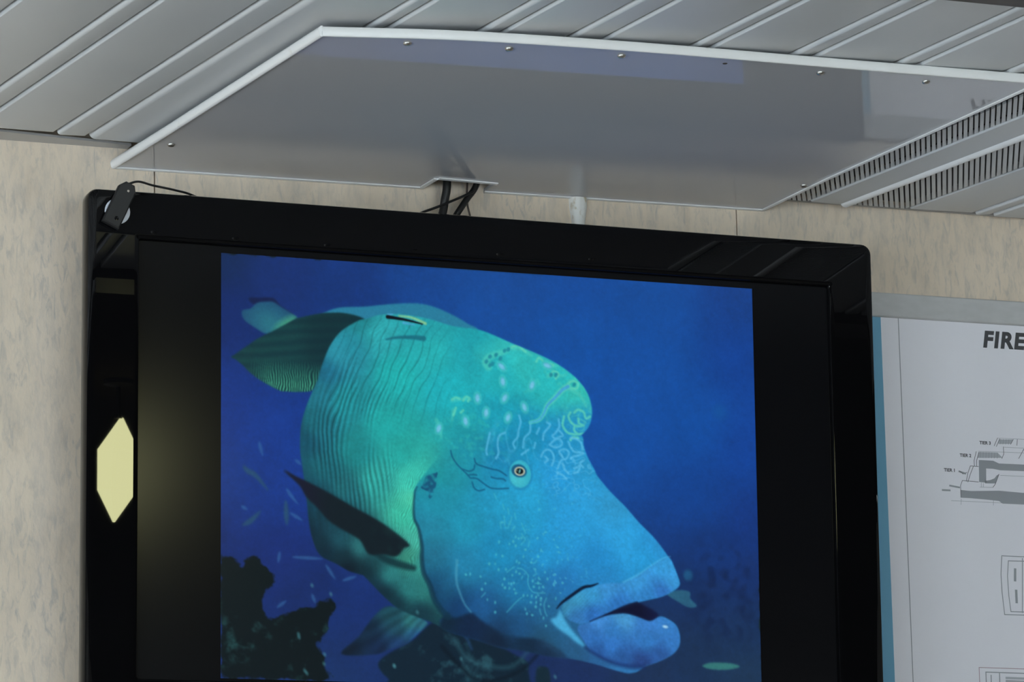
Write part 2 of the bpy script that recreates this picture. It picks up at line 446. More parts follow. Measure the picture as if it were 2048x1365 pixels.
# ------------------------------------------------------------------ television
TVM = Matrix(((0.999993, -0.002549, -0.002662) , (0.002587, 0.999895, 0.014293) , (0.002626, -0.014299, 0.999894))).transposed().to_4x4()
TVM.translation = (-0.877795, -0.122000, 2.701175)
tv = tag(empty('television'), 'black flat television showing a big blue-green hump-headed fish', 'television')
tv.matrix_world = TVM
W, HT = 1.0337, .656
SX0, SX1, SZ0, SZ1 = .0660, .9690, -.5820, -.0613       # the lit screen opening
bm = bmesh.new()
def loop(pts, y): return [bm.verts.new((x, y, z)) for x, z in pts]
n_ = 6
outer = [loop(rounded_rect(k, W - k, -HT + k, -k, max(.014 - k, .004), n_), y) for k, y in ((.002, .030), (.0, .024), (.0, .006), (.0015, .0024), (.0045, .0005), (.007, 0), (.011, 0))]
inner = [loop(rounded_rect(SX0 - k, SX1 + k, SZ0 - k, SZ1 + k, .003, n_), y) for k, y in ((.0085, 0), (.0045, 0), (.0032, .0006), (.0022, .0025), (.0018, .0075))]
rings = outer + inner
for a, b in zip(rings, rings[1:]):
    m_ = len(a)
    for k in range(m_): bm.faces.new((a[k], a[(k + 1) % m_], b[(k + 1) % m_], b[k]))
finish('bezel', bm, 'gloss_black', tv, 30)
bm = bmesh.new(); add_box(bm, SX0 - .0018, SX1 + .0018, .0072, .012, SZ0 - .0018, SZ1 + .0018)
screen = finish('screen', bm, 'screen', tv)
bm = bmesh.new()
back = [loop(rounded_rect(k, W - k, -HT + k, -k, .014, n_), y) for k, y in ((.004, .0285), (.006, .034), (.06, .050), (.12, .072))]
for a, b in zip(back, back[1:]):
    m_ = len(a)
    for k in range(m_): bm.faces.new((a[k], a[(k + 1) % m_], b[(k + 1) % m_], b[k]))
bm.faces.new(back[-1]); bm.faces.new(back[0])
finish('back_housing', bm, 'satin_black', tv, 30)
bm = bmesh.new(); add_box(bm, .38, .66, .070, .1085, -.52, -.22); finish('wall_bracket', bm, 'satin_black', tv)

PICTURE_SHAPES = {
 'dorsal': [(174.8,103.5),(181.2,96.1),(213.1,83.1),(259.8,78.5),(311.4,70.4),(356.7,66.7),(388.2,71),(424.4,83.9),(451.3,97.5),(468,109),(413.6,138.9),(321.2,117.7),(278,102.6),(245,111.6),(220.3,114.9)],
 'tail': [(131.8,108.7),(140.7,105.6),(170.8,97.7),(194,93.7),(224.3,92.7),(256.5,99.4),(260,111.3),(224,154.8),(206.1,190.2),(188.2,213.5),(172.9,215.5),(170.2,222.5),(162.2,232.3),(137.5,235.4),(118.1,235.6),(102.3,233.9),(61.3,213.6),(36.8,192.9),(26.3,184.9),(17.6,181.2),(29.8,172.8),(64.8,146.9),(100,127.7)],
 'wrasse': [(37.6,99),(52.5,94.6),(64.8,83.6),(78.9,81),(93,80.1),(107.1,87.9),(130.1,100.2),(136.2,106.7),(117.7,118.1),(101.8,127.6),(82.4,137.3),(59.6,126.7),(40.3,114.2)],
 'wrassefin': [(49,76),(68.4,74.5),(93,73.3),(107.1,86.1),(130.1,100.2),(117.7,100.9),(100.1,90),(78.9,81.9),(57.8,86.6)],
 'body': [(256.5,101.2),(245.7,105.3),(217,124.2),(197.3,149.5),(184.8,177.7),(175.8,203.9),(172.9,215.5),(158.6,245.3),(147.9,274.9),(142.6,300.7),(141.6,334.7),(145.9,368.4),(152.8,418.9),(156.3,455.9),(163.2,489.3),(177.2,517.4),(207,531.4),(228.1,542.4),(251.1,548.3),(257.8,551.8),(293,585.3),(319.5,605.5),(350.5,617.1),(379.4,626.7),(392.8,632.6),(408.3,641.6),(464.3,655.7),(507,667.1),(550,671.2),(594.7,679.2),(639.7,682.5),(679.8,689.5),(712.5,698),(740.2,704),(753.4,703.1),(761,701),(770.3,695.2),(777.2,690.7),(806.8,680),(830,667.5),(841.9,653),(844,636.4),(838.8,618.9),(826.2,608.6),(807.1,602.1),(787.8,611),(765,604.7),(742.2,599.6),(716.8,601.6),(699,605.2),(701.6,602.1),(727.1,590.6),(752.7,581.5),(778.3,574.7),(814.3,565.2),(837.7,552.5),(845.6,543.9),(844.4,536.8),(845.3,536.4),(832.2,506.6),(815.9,482.8),(795.3,459.1),(770.5,436.7),(743.7,408.4),(716.9,384.2),(692.3,356.9),(687.2,346.5),(674.6,324.5),(667.5,305.6),(665.9,289.1),(662.8,285.3),(674.7,272.7),(681.9,257),(683.4,235.1),(675.7,209.2),(657.5,186.1),(634.6,168.8),(607,153.9),(572.6,140.5),(533.6,127.5),(492.5,112.4),(465.1,105.8),(424.1,103.4),(378.8,93.1),(333.6,88.2),(299.8,89.2),(279.6,93.7),(266.1,98.8)],
 'head': [(350.1,393.2),(348.2,413.8),(347.5,430.9),(348.8,447.9),(356.7,464.6),(360.2,481.5),(362.7,498.4),(362,515.4),(365,540.7),(375.6,560.7),(384.3,586.4),(395.3,602.9),(401.9,615.4),(408.3,641.6),(591.8,772.3),(895,747.2),(903.4,391.1),(713.9,238.5),(505.2,284.8),(439.7,305.8),(393.1,338.8),(369.8,366.2)],
 'jawunder': [(404.2,611.1),(422,616.8),(451.4,607.4),(467,617.5),(487.2,629.5),(516.4,641.3),(543.5,646.9),(570.8,648.1),(598,655.8),(622.9,672.1),(647.7,694.8),(639.7,683.7),(594.7,681.5),(549.9,673.5),(500.4,665.7),(464.3,656.7),(408.3,642.6),(392.8,632.6)],
 'pectoral': [(112.6,373.4),(133.6,383.4),(154.7,391.8),(193.4,408.7),(235.8,430.5),(278.3,450.8),(313.7,473.1),(339.5,493.3),(329.6,498.8),(320.6,510.2),(309.9,514.8),(292.1,511.3),(265.4,512.3),(251.4,490.9),(240.8,482.9),(221.4,473.5),(209,467.2),(189.7,454.5),(172.1,435),(152.9,417.2),(140.6,397.5)],
 'pelvic': [(301.6,600.6),(275,617.6),(246.5,654.4),(214.4,685.7),(274.6,684.8),(301.1,676),(329.6,666.2),(350.6,649.3),(368.9,632.6),(369.9,625.3),(341.4,610)],
 'reef': [(-4.5,524),(6.6,525.3),(17.6,523.1),(32.4,535.9),(38,543.7),(45.3,529.2),(54.6,523.5),(63.9,512.4),(69.4,531.9),(78.7,542.2),(95.4,550.5),(96.3,563),(93.5,573.8),(80.5,583.1),(76.8,606.4),(84.2,627.5),(106.4,624.1),(125,617.2),(143.7,611.3),(162.3,607.1),(177.3,597.6),(190.4,592.7),(205.4,598.5),(207.3,609.1),(195.9,623.8),(184.6,652.7),(171.5,671),(173.3,678),(184.5,688.4),(186.3,702.6),(189,714.9),(189.9,741.6),(-4.1,746.7)],
 'rock': [(281.2,699),(301.2,681.6),(334.6,663.9),(350.2,652.9),(368.2,635.5),(383.9,626.5),(408.4,638.4),(464.3,653.5),(509.3,667),(531.8,678),(554.3,689),(556.3,705.9),(559.5,724.9),(560.5,735.4),(303,742.2),(300.9,727.7),(287.7,715.5)],
 'knob': [(572.3,701.2),(583.7,696.6),(595,702.7),(595.7,732.4),(571.8,733)],
 'uplip': [(620.6,590),(631.3,581),(641.5,572.4),(661.9,559.5),(677.1,555.9),(692.4,549.4),(715.3,545.8),(738.2,544.2),(766.5,530.2),(792.4,512.6),(813.1,500),(827.3,497.5),(836,513.4),(844.4,536.8),(845.6,543.9),(837.7,552.5),(814.3,565.2),(778.3,574.7),(752.7,581.5),(727.1,590.6),(701.6,602.1),(686.3,609.6),(671,616.5),(655.8,620),(638.3,615.9),(625.9,606.9)],
 'lowlip': [(660.9,619.9),(676.1,614.7),(696.4,606.3),(716.8,601.6),(742.2,599.6),(765,604.7),(787.8,611),(807.1,602.1),(826.2,608.6),(838.8,618.9),(844,636.4),(841.9,653),(830,667.5),(806.8,680),(776,690.3),(750.5,692.2),(720.2,687.2),(690.1,676.4),(672.7,665.2),(660.4,649.2),(650.6,633.1),(650.7,623.7)],
 'mouth': [(695.2,607),(714.3,595.8),(739.9,585.5),(762.9,578.8),(778.1,584.2),(795.8,593.1),(803.3,602.3),(787.8,611),(765,604.7),(742.2,599.1),(716.8,600.9)],
 'jawlight': [(617.3,596.2),(625.8,612.8),(635.6,626.5),(645.5,637.9),(655.4,648.1),(663.9,660.8),(647.7,653.1),(632.9,641.8),(617.9,632.9),(605.6,622.8),(599.5,613.7),(610.8,608.6)],
 'blotch': [(371.9,369.9),(386.4,365.8),(392.2,363.5),(389.9,376),(388.9,389.7),(384.2,401.9),(377.8,411.6),(374.3,407.5),(377,400.5),(368.1,395.8),(360.9,392.7),(366.4,382.2)],
 'fishr': [(820.8,561.4),(842.8,554),(864.6,556.3),(865.6,568.2),(878.2,580.8),(862.7,584.2),(842.3,574.9)],
 'fishb': [(886,687.2),(904.2,680.7),(940.3,680.9),(958.8,686.3),(934.9,692.4),(903.9,692.6)],
}
PICTURE_STROKES = {
 'lipcrease': [[(663.9,660.8),(675.1,668.6),(695.1,678.6),(720.2,687.7),(750.5,692.7),(773.4,691.5)]],
 'combpatch': [[(488.3,171.5),(483.8,164.1),(488.5,156.2),(498.9,150.2),(510.4,146.3),(521.9,141.2)]],
 'foam': [[(531.2,136.3),(551.9,137.3),(570.2,147.2)],[(602,180.4),(618.2,181.7),(634.4,178.6)],[(641,202.3),(661.7,214.3),(673,233.4)],[(420.5,235.8),(436.4,232.8),(454.6,231.9)],[(390.7,271.9),(397.3,286.6),(399.5,301.6)],[(422.6,253),(420.1,270.4)]],
 'creases': [[(416.8,324.7),(419.5,334.9),(428.4,348.2),(439.2,358),(449.9,367.9),(453.5,371.1),(464.4,371.5),(477.1,379.5),(489.7,386.7),(504.3,387.8),(523.5,386.1)],[(460.3,336.4),(464.7,345.7),(479.2,350.1),(493.8,353.8),(506.5,355.8),(520.1,363.8)],[(491.8,367.7),(500.8,369.8),(513.6,370.1),(518.2,373)],[(456.2,378.8),(459.7,388.1),(467.8,392.9),(478.7,390.3)],[(439.2,356.3),(450,359.3),(459.1,355.4),(461.1,347.6)],[(449.9,366.1),(457.2,365),(464.5,365.5)]],
 'gill': [[(353.8,391.3),(350.1,400),(348.2,413.8),(347.3,430.9),(348.8,447.9),(355.8,462.9),(359.8,479.8),(362.2,498.4),(361.7,515.4),(365,540.7),(375.6,560.7),(384.3,586.4),(397.5,604.9),(408.6,615.1)]],
 'ridge': [[(426.4,517),(425,551),(431.5,574.1),(440.3,592.9),(450.9,605.3)]],
 'whiteline': [[(490,290),(486.1,305.8),(483.2,319.8),(484,328.3)],[(518.3,287.7),(507.3,294.4),(504.3,310.1),(506,323.8),(501.3,334.4)],[(545.4,256),(548,268),(544.1,282.1),(542.1,294.4),(533.7,305.2),(536.3,313.7)],[(566.3,268.8),(565.2,284.5),(554.9,295.5),(551.9,313)],[(597.7,265.5),(603.6,270.4),(591.9,284.9),(589.9,297.2)],[(620,259.1),(620.7,273),(612.2,284.8),(607.5,289.4),(613.9,293.4),(621.4,290.1),(627.4,286.7),(617.9,276.7)],[(601.8,305.3),(612.1,296.1),(621.3,293.9),(625.8,303.3),(613.7,309.6),(601.8,305.3)],[(585.8,327),(591.4,317.1),(600.7,314.1),(608,320.7),(609.7,331),(605.8,341.6)],[(593.1,326.6),(598.6,331.6),(593,337)],[(626.4,326.8),(620.1,316.6),(630.3,311.8),(638.5,317.5),(633.7,328.2),(623.5,332.1),(616.8,346.3)],[(637.9,298.3),(641.5,306.9),(648.8,315.2),(659.9,316.5),(665.4,317.9),(656.1,321.9),(646.8,324.1),(641.2,327.8)],[(641.8,291.2),(652.9,292.4),(662,298.9),(664.1,311)],[(582.8,276.7),(578.1,286.5)],[(648.3,344.9),(653.9,342.9),(659.5,339.1),(655.6,349.7),(648.1,353.6)],[(626.2,337.2),(629.7,347.5),(637,354.1)],[(562,316),(549,325.2)],[(575.1,303.2),(573.1,311.9)],[(665.2,330.1),(659.6,335.6),(665,342.3)],[(616.7,355),(625.9,358.1),(633.2,364.7)]],
 'streak': [[(638.7,199.2),(627,206.4),(612.9,221.3),(598.9,235.1),(591.7,250.8),(582.3,262.1),(566.1,267.3)]],
 'hump': [[(630.3,253.4),(627.3,267.5),(630.9,276),(638.2,282.6),(653,284.2),(667.9,281.5)],[(642.5,245.7),(638.7,252.9),(643.1,263.2),(649.6,268.1),(649,276.9),(654.9,282.7)],[(657.2,255.5),(658.9,264.1),(666.3,267.3),(657,269.5),(649.6,268.1)],[(668.5,244.4),(672.1,254.7),(679.6,250.8)],[(649.9,245.4),(657.5,239.7),(666.7,242.7)],[(641.7,294.7),(647.3,289.2),(656.6,290.5)],[(638.8,193.7),(648.2,188.8),(657.4,192.7),(655,201.6),(645.7,202.1)],[(604.3,182.5),(611.4,173.3),(620.6,177.2),(615.8,186.2)],[(579.2,157.6),(583.9,150.8),(590.8,154.8)],[(595.3,165.5),(602.3,160.7),(611.5,162.4),(602.2,167.3)],[(420.5,233.7),(427.3,230.1),(434.1,231.9)],[(440.9,234.8),(445.5,228),(452.3,229.8),(450,235.4)],[(427.1,248.4),(422.5,261.6)],[(436.1,256.6),(440.7,252.1)],[(533.5,134),(545,131.2),(558.7,141.3)]],
 'cleaner': [[(302,94),(315.5,95.2),(333.5,97.1),(351.6,100.1),(366.2,103)]],
 'cleanlight': [[(323.4,91),(342.6,92),(356.1,95.5),(371.9,101.7)]],
 'cleanblue': [[(303.2,90.3),(311.1,88.5)],[(331.2,102.9),(351.5,105.1)]],
 'shadow': [[(299.5,134.2),(315.3,130.4),(333.3,128.3),(351.3,127.7),(368.3,128.4)]],
 'smallfish': [[(68.5,327.2),(70.5,336.6),(74.4,349.7)],[(117.6,405.6),(124.4,415.8),(137.2,430.4)],[(124.4,447),(145,458.5)],[(133.4,354.5),(143.3,361.7)],[(104.7,515.3),(101.9,532.4)],[(187.8,534.5),(203.7,557.3)],[(162.4,585.6),(168,599.7)],[(128.9,522.4),(181.3,523.3)],[(37.2,438.5),(46,443.8)],[(218.7,559.4),(241.4,551.4)],[(100.9,609.2),(115.8,598)]],
 'smalldark': [[(41.1,370.3),(47.9,377.5),(61.6,384.5),(83.2,408.1)],[(115.6,427.5),(116.5,450.2),(117.5,467.2)],[(40.2,470.4),(53.8,462.3),(70.4,445.5)]],
 'undershade': [[(274.4,506.9),(295.6,519.6),(313.4,525.7),(331.2,530.1),(346.3,533)]],
 'liptop': [[(611,594.6),(621.2,583.7),(641.6,568.9),(662,555.7),(677.2,552.3),(689.9,547.6)]],
 'lipline': [[(738.2,543.5),(766.5,529),(789.8,513.2),(813.2,499),(828.7,494.6)]],
 'mouthline': [[(673.6,614.8),(696.5,605.3),(716.9,596.9),(742.5,585.4),(762.9,579.5)]],
 'cheek': [[(552.5,470.9),(553.3,476),(545.9,484.9)],[(561.5,478.3),(559.6,487.8)],[(518.8,534),(532.6,524)],[(562.8,515.2),(570.1,515.8),(574.8,511.3)],[(538.9,526.4),(546.2,526.9),(553.5,531.8),(557.9,537.6)],[(558.9,537.6),(557.8,551.4),(564,564.8),(573,568.3),(589.5,568.2)],[(568,539),(574.4,534.5)],[(517.9,604),(534.5,586.4),(545.5,577.4)],[(592.1,576.7),(587.4,588),(589,599.9),(592.6,608.3)],[(579,596.8),(581.6,606.1)],[(471.1,579.2),(478.4,571.3)],[(514.5,446.7),(518,456.8)],[(525.4,444.5),(521.6,456.7)],[(534.5,452.7),(528.9,461.6)],[(547.3,447),(554.4,464)],[(507.2,447),(508.9,457.2)],[(571.5,551.7),(582.4,552.2)],[(547.9,539.7),(546,544.9)],[(513.1,415),(514.8,423.5)],[(522.1,421.5),(523.8,431.7)],[(529.2,436.6),(525.4,450.6)],[(534.8,429.5),(536.5,439.8)],[(514.6,435.5),(516.3,447.5)],[(547.1,465.2),(552.4,473.5)],[(496.9,396.7),(500.4,405.2)]],
 'pelvicray': [[(329.9,623),(350.9,620.5)],[(312.7,636.2),(274.7,667.8)],[(331.8,630.2),(293.6,660.1)]],
}
PICTURE_POINTS = {
 'glint': [(816.4,619.8)],
 'spots': [(515.5,197.1),(570.5,200.7),(518.5,226.3),(467.6,229),(483.5,254.2),(555.5,240.7),(524.5,260.7),(445,271.3),(513.5,170.1),(395.1,286.7),(599.9,163.5)],
 'comb': [(492,153.9),(503.5,149.9),(511.4,156),(485,163),(491.8,169.1),(519.6,141.4),(496.4,166.7),(526.5,138.8),(606.6,180.2),(615.9,179.6),(650.4,195.3)],
 'dots': [(499.2,503.9),(504.9,481.4),(511,506),(536,471.6),(541.5,473.9),(531.4,479.5),(524,484.1),(535.8,487),(554,493.2),(550.2,505.4),(541.8,516.8),(486.3,520.6),(497.2,520.2),(503.4,530.2),(442.6,541),(450.7,539.9),(469.7,543.4),(514.1,546.1),(528.8,538.7),(536.1,532.5),(542.5,535.6),(510.3,556.5),(478.6,555.1),(472.1,565.5),(522.2,553.5),(526.7,554.2),(531.3,552.3),(523,562),(532.1,563.4),(514.8,561.4),(578,542.1),(566.9,547.6),(568.6,557.8),(578.7,559.2),(586,557.2),(577,550.7),(590.1,531.3),(594.5,543.2),(622.8,549),(564.7,574.2),(572.9,575.6),(582,577.9),(556.5,573.6),(549.2,573.9),(562.8,585.4),(572.8,585.1),(581,588.2),(571.8,592.8),(552.5,597.7),(555.2,605.3),(565.2,607.5),(586.1,612),(590.5,625.5),(496.1,604.7),(481.9,583.1),(496.3,587.7),(534.7,570.1),(609.5,576.9),(596.5,591.1),(577.6,504.3),(564.7,515.1),(547,472.8),(510.8,446.8),(537.3,514.4),(517.1,528.9)],
 'specks': [(162.4,569.9),(138.9,659.5),(184.5,687.5),(183.5,703.5),(149,716.1),(152.7,720.4),(138,654.2),(310.4,703.5),(196.1,583.6),(432.5,688.3),(606.3,714.1),(309.9,703.4),(352.8,609.6)],
}
PICTURE_TONES = {
 'water': [(-0.9,1.3,20,45,88),(-0.7,101.9,20,45,110),(-0.5,258.3,22,55,135),(-0.3,387.6,25,60,140),(-0.1,507.4,24,48,115),(102.5,42.9,24,52,120),(102.2,305,23,62,150),(102,426,24,60,145),(101.9,512,26,48,120),(155.3,578.5,24,46,105),(227.1,593.2,24,52,120),(244.7,678.4,26,52,110),(217.5,721.8,28,55,105),(229.8,34.7,22,58,130),(368.2,25.9,22,72,150),(508.6,16.9,24,78,158),(507.9,70.8,24,82,165),(650.9,16.8,22,78,160),(649.2,116.3,22,86,172),(794.9,35,22,80,162),(792.1,171.3,22,84,170),(991.1,13.6,24,68,145),(988.1,133.1,20,68,152),(741.7,290.9,22,84,172),(887.1,256.7,20,82,168),(983.8,297.2,20,70,158),(884,392,20,72,155),(980.3,432.8,22,58,135),(901.3,480.8,22,58,125),(978,522.6,24,52,112),(879.9,570.7,24,50,98),(975.7,612,26,52,92),(877.8,659.4,28,52,86),(973.4,701,32,58,88),(781.2,706.3,30,52,88),(639.5,705.8,28,50,98),(574.3,694.6,26,48,95),(281.1,625.8,24,50,115)],
 'body': [(164.6,475.1,16,44,60),(182.5,495.9,18,50,64),(218.5,517.8,18,48,60),(200.6,473.6,26,74,90),(155.8,432.3,18,62,82),(263.5,542,14,40,52),(292.3,577.2,14,40,54),(219,403.6,34,112,122),(173.8,414.2,22,78,96),(211,159.4,46,150,172),(284.4,119.9,50,178,186),(228.8,246.2,34,146,156),(174.2,292.7,28,108,124),(150.7,320,22,84,106),(183,370.5,28,104,118),(246.6,332.7,32,144,148),(301.6,286.3,36,176,174),(320.6,197.3,36,186,186),(376.3,149.9,42,186,190),(319.6,329.2,40,174,168),(348.6,380.3,64,204,184),(282.7,383.3,50,168,162),(337.1,441.9,64,200,172),(355,484.7,74,192,172),(412.8,218.8,34,186,198),(460.1,145.1,34,172,184),(506.4,187.1,38,186,196),(553.8,157.6,50,196,196),(610.1,190.3,44,194,198),(657,223.6,56,202,190),(670.7,258.7,48,190,184),(505.5,258.2,30,168,192),(458.4,296,34,166,178),(552,291.4,28,152,194),(299.8,547.5,48,138,138),(336,572.2,44,130,130),(363.4,575.5,44,124,122),(277,565.6,18,52,70),(317.7,594.4,18,52,66),(358.6,607.7,20,56,70),(173.7,457.5,20,60,76),(209.6,490.5,30,86,100),(187,508.7,14,38,54),(250.2,499.3,48,122,126),(227.4,537.3,12,28,40),(277.2,531.1,28,76,84),(363.8,527.8,56,158,150),(336.5,511.5,60,150,130),(256.9,103.8,34,140,150),(367.5,106.1,40,170,180),(151.4,397.9,22,80,100),(174.4,231.6,34,120,140),(196.3,430.6,24,80,96),(675,285.3,44,160,180),(353.8,415.1,84,215,180),(229.3,149.6,40,150,170),(185.4,196,30,110,140)],
 'head': [(411.5,351.1,34,152,168),(392.4,413.4,34,152,178),(380.9,466.3,38,142,172),(438.1,455.2,34,156,190),(503.6,408.5,38,162,206),(560,388.4,42,172,222),(616.7,368.2,42,162,226),(673,401.2,48,168,230),(738.3,469.4,48,168,232),(785.5,494.2,42,162,226),(690.1,506.7,38,148,216),(643.8,446.7,44,164,228),(596,492.7,38,156,216),(549.8,450.6,38,162,212),(502.6,496.4,32,148,198),(437.4,525.1,38,142,186),(404.8,561,32,108,150),(464.2,602.4,32,94,152),(548.2,564.7,32,128,182),(594.4,598.1,36,106,156),(547.4,625.8,30,82,130),(623.2,553.2,38,122,188),(689.4,542,42,142,210),(504.5,338,30,142,190),(552,291.4,28,152,194),(617.9,297,34,152,206),(674,338.9,44,158,210),(382.3,509.7,36,118,150),(390.9,570.2,18,60,96),(427.4,599.3,20,62,110),(500.7,640.3,24,60,98),(584.3,646.4,34,80,112),(640.2,666.5,40,92,134),(686.9,684.4,44,100,156),(738.6,698.7,50,122,184),(612.7,623.7,40,104,150),(720.4,408,52,160,215),(805,480.1,46,150,215),(383.7,361.2,32,158,166),(453.4,327.1,32,152,176)],
 'under': [(399.7,613.2,16,42,64),(454.7,628.8,18,42,74),(500.6,655.1,18,38,62),(556.2,660.4,20,46,72),(602.8,658.9,36,74,106),(593.3,674.9,22,46,76),(658.8,674.7,42,88,132),(649.2,688.1,26,56,98),(705.7,690.9,44,106,168),(743.3,700.3,50,120,186),(354.1,601.8,16,40,52),(519.4,631,26,68,106)],
 'upper_lip': [(627.4,588.2,58,142,184),(651.1,574.2,62,156,200),(674.9,564.6,58,156,212),(708.2,554.6,62,152,220),(765.5,539.3,62,160,228),(813.9,510.9,58,162,228),(832.5,536.9,62,160,228),(784.1,565.2,52,136,208),(726.6,584.8,48,122,200),(678.9,604,48,118,200),(650.5,609.3,54,124,190),(812.9,559.7,52,120,200)],
 'lower_lip': [(688.2,612.5,70,146,222),(735.6,606.5,76,160,218),(716.3,629.2,54,130,204),(783,618.2,62,134,214),(821.2,617,60,136,212),(835,643.1,56,126,202),(782.4,644.7,54,128,204),(715.8,655.5,52,120,200),(678.2,643.5,50,116,192),(734.3,676.9,44,94,162),(801,670.5,46,94,164),(687.2,669.5,40,88,154),(772.1,684.6,40,70,132),(664.4,622,54,118,188)],
 'pelvic': [(226.7,681.5,20,40,62),(263,643.5,22,50,76),(308.4,616.3,32,84,100),(340.2,628.1,52,132,134),(361.1,633.5,50,120,140),(349.1,647.7,44,104,160),(317.2,663.3,34,70,122),(280.8,673,24,48,84),(317.3,641.8,34,84,104)],
}

def paint_picture(nx, ny):
    """Paint the underwater photograph shown on the screen; returns (ny, nx, 3) sRGB 0..1, row 0 at the top."""
    U = np.linspace(0, 1000, nx); V = np.linspace(0, 733, ny)
    du = U[1] - U[0]
    X, Y = np.meshgrid(U, V)
    rng = np.random.default_rng(7)
    fx = np.fft.rfftfreq(nx)[None, :] / du; fy = np.fft.fftfreq(ny)[:, None] / du

    def blur(a, s):
        if s <= 0: return a
        return np.fft.irfft2(np.fft.rfft2(a) * np.exp(-2 * (np.pi * s) ** 2 * (fx ** 2 + fy ** 2)), (ny, nx))

    def noise(s, stretch=1.0):
        n = np.fft.irfft2(np.fft.rfft2(rng.standard_normal((ny, nx))) *
                          np.exp(-2 * (np.pi * s) ** 2 * (fx ** 2 + (fy * stretch) ** 2)), (ny, nx))
        return n / n.std()

    def smooth(p, closed, n=6):
        p = np.array(p, float)
        if closed: q = np.vstack([p[-1], p, p[0], p[1]])
        else: q = np.vstack([2 * p[0] - p[1], p, 2 * p[-1] - p[-2]])
        out = []
        for i in range(1, len(q) - 2):
            a, b, c, d = q[i - 1], q[i], q[i + 1], q[i + 2]
            for k in range(n):
                t = k / n
                out.append(b + .5 * t * (c - a) + t * t * (a - 2.5 * b + 2 * c - .5 * d) + t ** 3 * (1.5 * (b - c) + .5 * (d - a)))
        if not closed: out.append(p[-1])
        return np.array(out)

    def poly(name, soft=1.0):
        p = smooth(PICTURE_SHAPES[name], True, 4)
        m = np.zeros((ny, nx))
        ss = 2
        for oy in (-.25, .25):
            yy = V + oy * du
            for j in range(ny):
                y = yy[j]
                a, b = p, np.roll(p, -1, 0)
                hit = (a[:, 1] > y) != (b[:, 1] > y)
                if not hit.any(): continue
                xs = np.sort(a[hit, 0] + (y - a[hit, 1]) * (b[hit, 0] - a[hit, 0]) / (b[hit, 1] - a[hit, 1]))
                for k in range(0, len(xs) - 1, 2):
                    m[j] += .5 * np.clip((xs[k + 1] - U) / du + .5, 0, 1) * np.clip((U - xs[k]) / du + .5, 0, 1)
        return np.clip(blur(m, soft), 0, 1)

    def stroke(pts, w0, w1=None, soft=.8, mid=None):
        p = smooth(pts, False, 5); w1 = w0 if w1 is None else w1
        pad = max(w0, w1, mid or 0) + 4 * soft + 2
        i0, i1 = np.searchsorted(U, p[:, 0].min() - pad), np.searchsorted(U, p[:, 0].max() + pad)
        j0, j1 = np.searchsorted(V, p[:, 1].min() - pad), np.searchsorted(V, p[:, 1].max() + pad)
        m = np.zeros((ny, nx))
        if i1 <= i0 or j1 <= j0: return m
        x, y = X[j0:j1, i0:i1], Y[j0:j1, i0:i1]
        best = np.full(x.shape, -1e9)
        n = len(p) - 1
        for k in range(n):
            a, d = p[k], p[k + 1] - p[k]
            t = np.clip(((x - a[0]) * d[0] + (y - a[1]) * d[1]) / (d @ d + 1e-9), 0, 1)
            g = (k + t) / n
            w = w0 + (w1 - w0) * g
            if mid: w = w + (mid - .5 * (w0 + w1)) * 4 * g * (1 - g)
            best = np.maximum(best, .5 * w - np.hypot(x - a[0] - t * d[0], y - a[1] - t * d[1]))
        m[j0:j1, i0:i1] = np.clip(best / (2 * soft) + .5, 0, 1)
        return m

    def strokes(name, *a, **k):
        m = np.zeros((ny, nx))
        for s in PICTURE_STROKES[name]: m = np.maximum(m, stroke(s, *a, **k))
        return m

    def ellipse(c, rx, ry, rot=0., soft=1.):
        r = np.radians(rot); x, y = X - c[0], Y - c[1]
        a, b = x * np.cos(r) + y * np.sin(r), -x * np.sin(r) + y * np.cos(r)
        d = (1 - np.hypot(a / rx, b / ry)) * min(rx, ry)
        return np.clip(d / (2 * soft) + .5, 0, 1)

    def tones(name, soft=26.0):
        c = np.array(PICTURE_TONES[name], float)
        st = 6
        xs, ys = X[::st, ::st], Y[::st, ::st]
        d2 = (xs[..., None] - c[:, 0]) ** 2 + (ys[..., None] - c[:, 1]) ** 2
        w = 1 / (d2 + soft ** 2) ** 2
        f = (w @ c[:, 2:5]) / w.sum(-1, keepdims=True)
        out = np.empty((ny, nx, 3))
        gx, gy = U[::st], V[::st]
        for ch in range(3):
            t = np.array([np.interp(U, gx, row) for row in f[..., ch]])
            out[..., ch] = np.array([np.interp(V, gy, t[:, i]) for i in range(nx)]).T
        return out

    img = tones('water', 60)

    def put(mask, col, a=1.0):
        nonlocal img
        m = (mask * a)[..., None]
        img = img * (1 - m) + np.asarray(col, float) * m

    def mul(mask, g):
        nonlocal img
        img = img * (1 + mask * g)[..., None]

    soft_n, mid_n, fine_n = noise(14), noise(5), noise(1.6)
    img *= (1 + .012 * soft_n + .012 * noise(3))[..., None]
    # small fish and haze far off in the water
    put(blur(strokes('smallfish', 3, 1.5, mid=6, soft=1.5), .8), (62, 118, 172), .52)
    put(blur(strokes('smalldark', 4, 2, mid=9, soft=2), 1), (44, 88, 112), .7)
    put(ellipse((862.6, 526.7), 9, 10, soft=3), (34, 96, 142), .8)
    put(ellipse((930, 230), 12, 12, soft=8), (22, 96, 166), .4)
    put(poly('fishr', 1.2), (46, 104, 134), .95); put(poly('fishb', 1.3), (56, 124, 124))
    hz = blur(((X > 880) & (Y > 480) & (Y < 640)).astype(float), 26) * np.clip(mid_n * .5 + .2, 0, 1)
    put(hz, (18, 34, 72), .55)
    # the wrasse that follows behind
    w = poly('wrasse', 1.4)
    put(poly('wrassefin', 1.2), (20, 34, 78), .95)
    put(w, (34, 88, 124)); put(w * ellipse((92, 122), 34, 22, 30, 14), (46, 124, 140), .8)
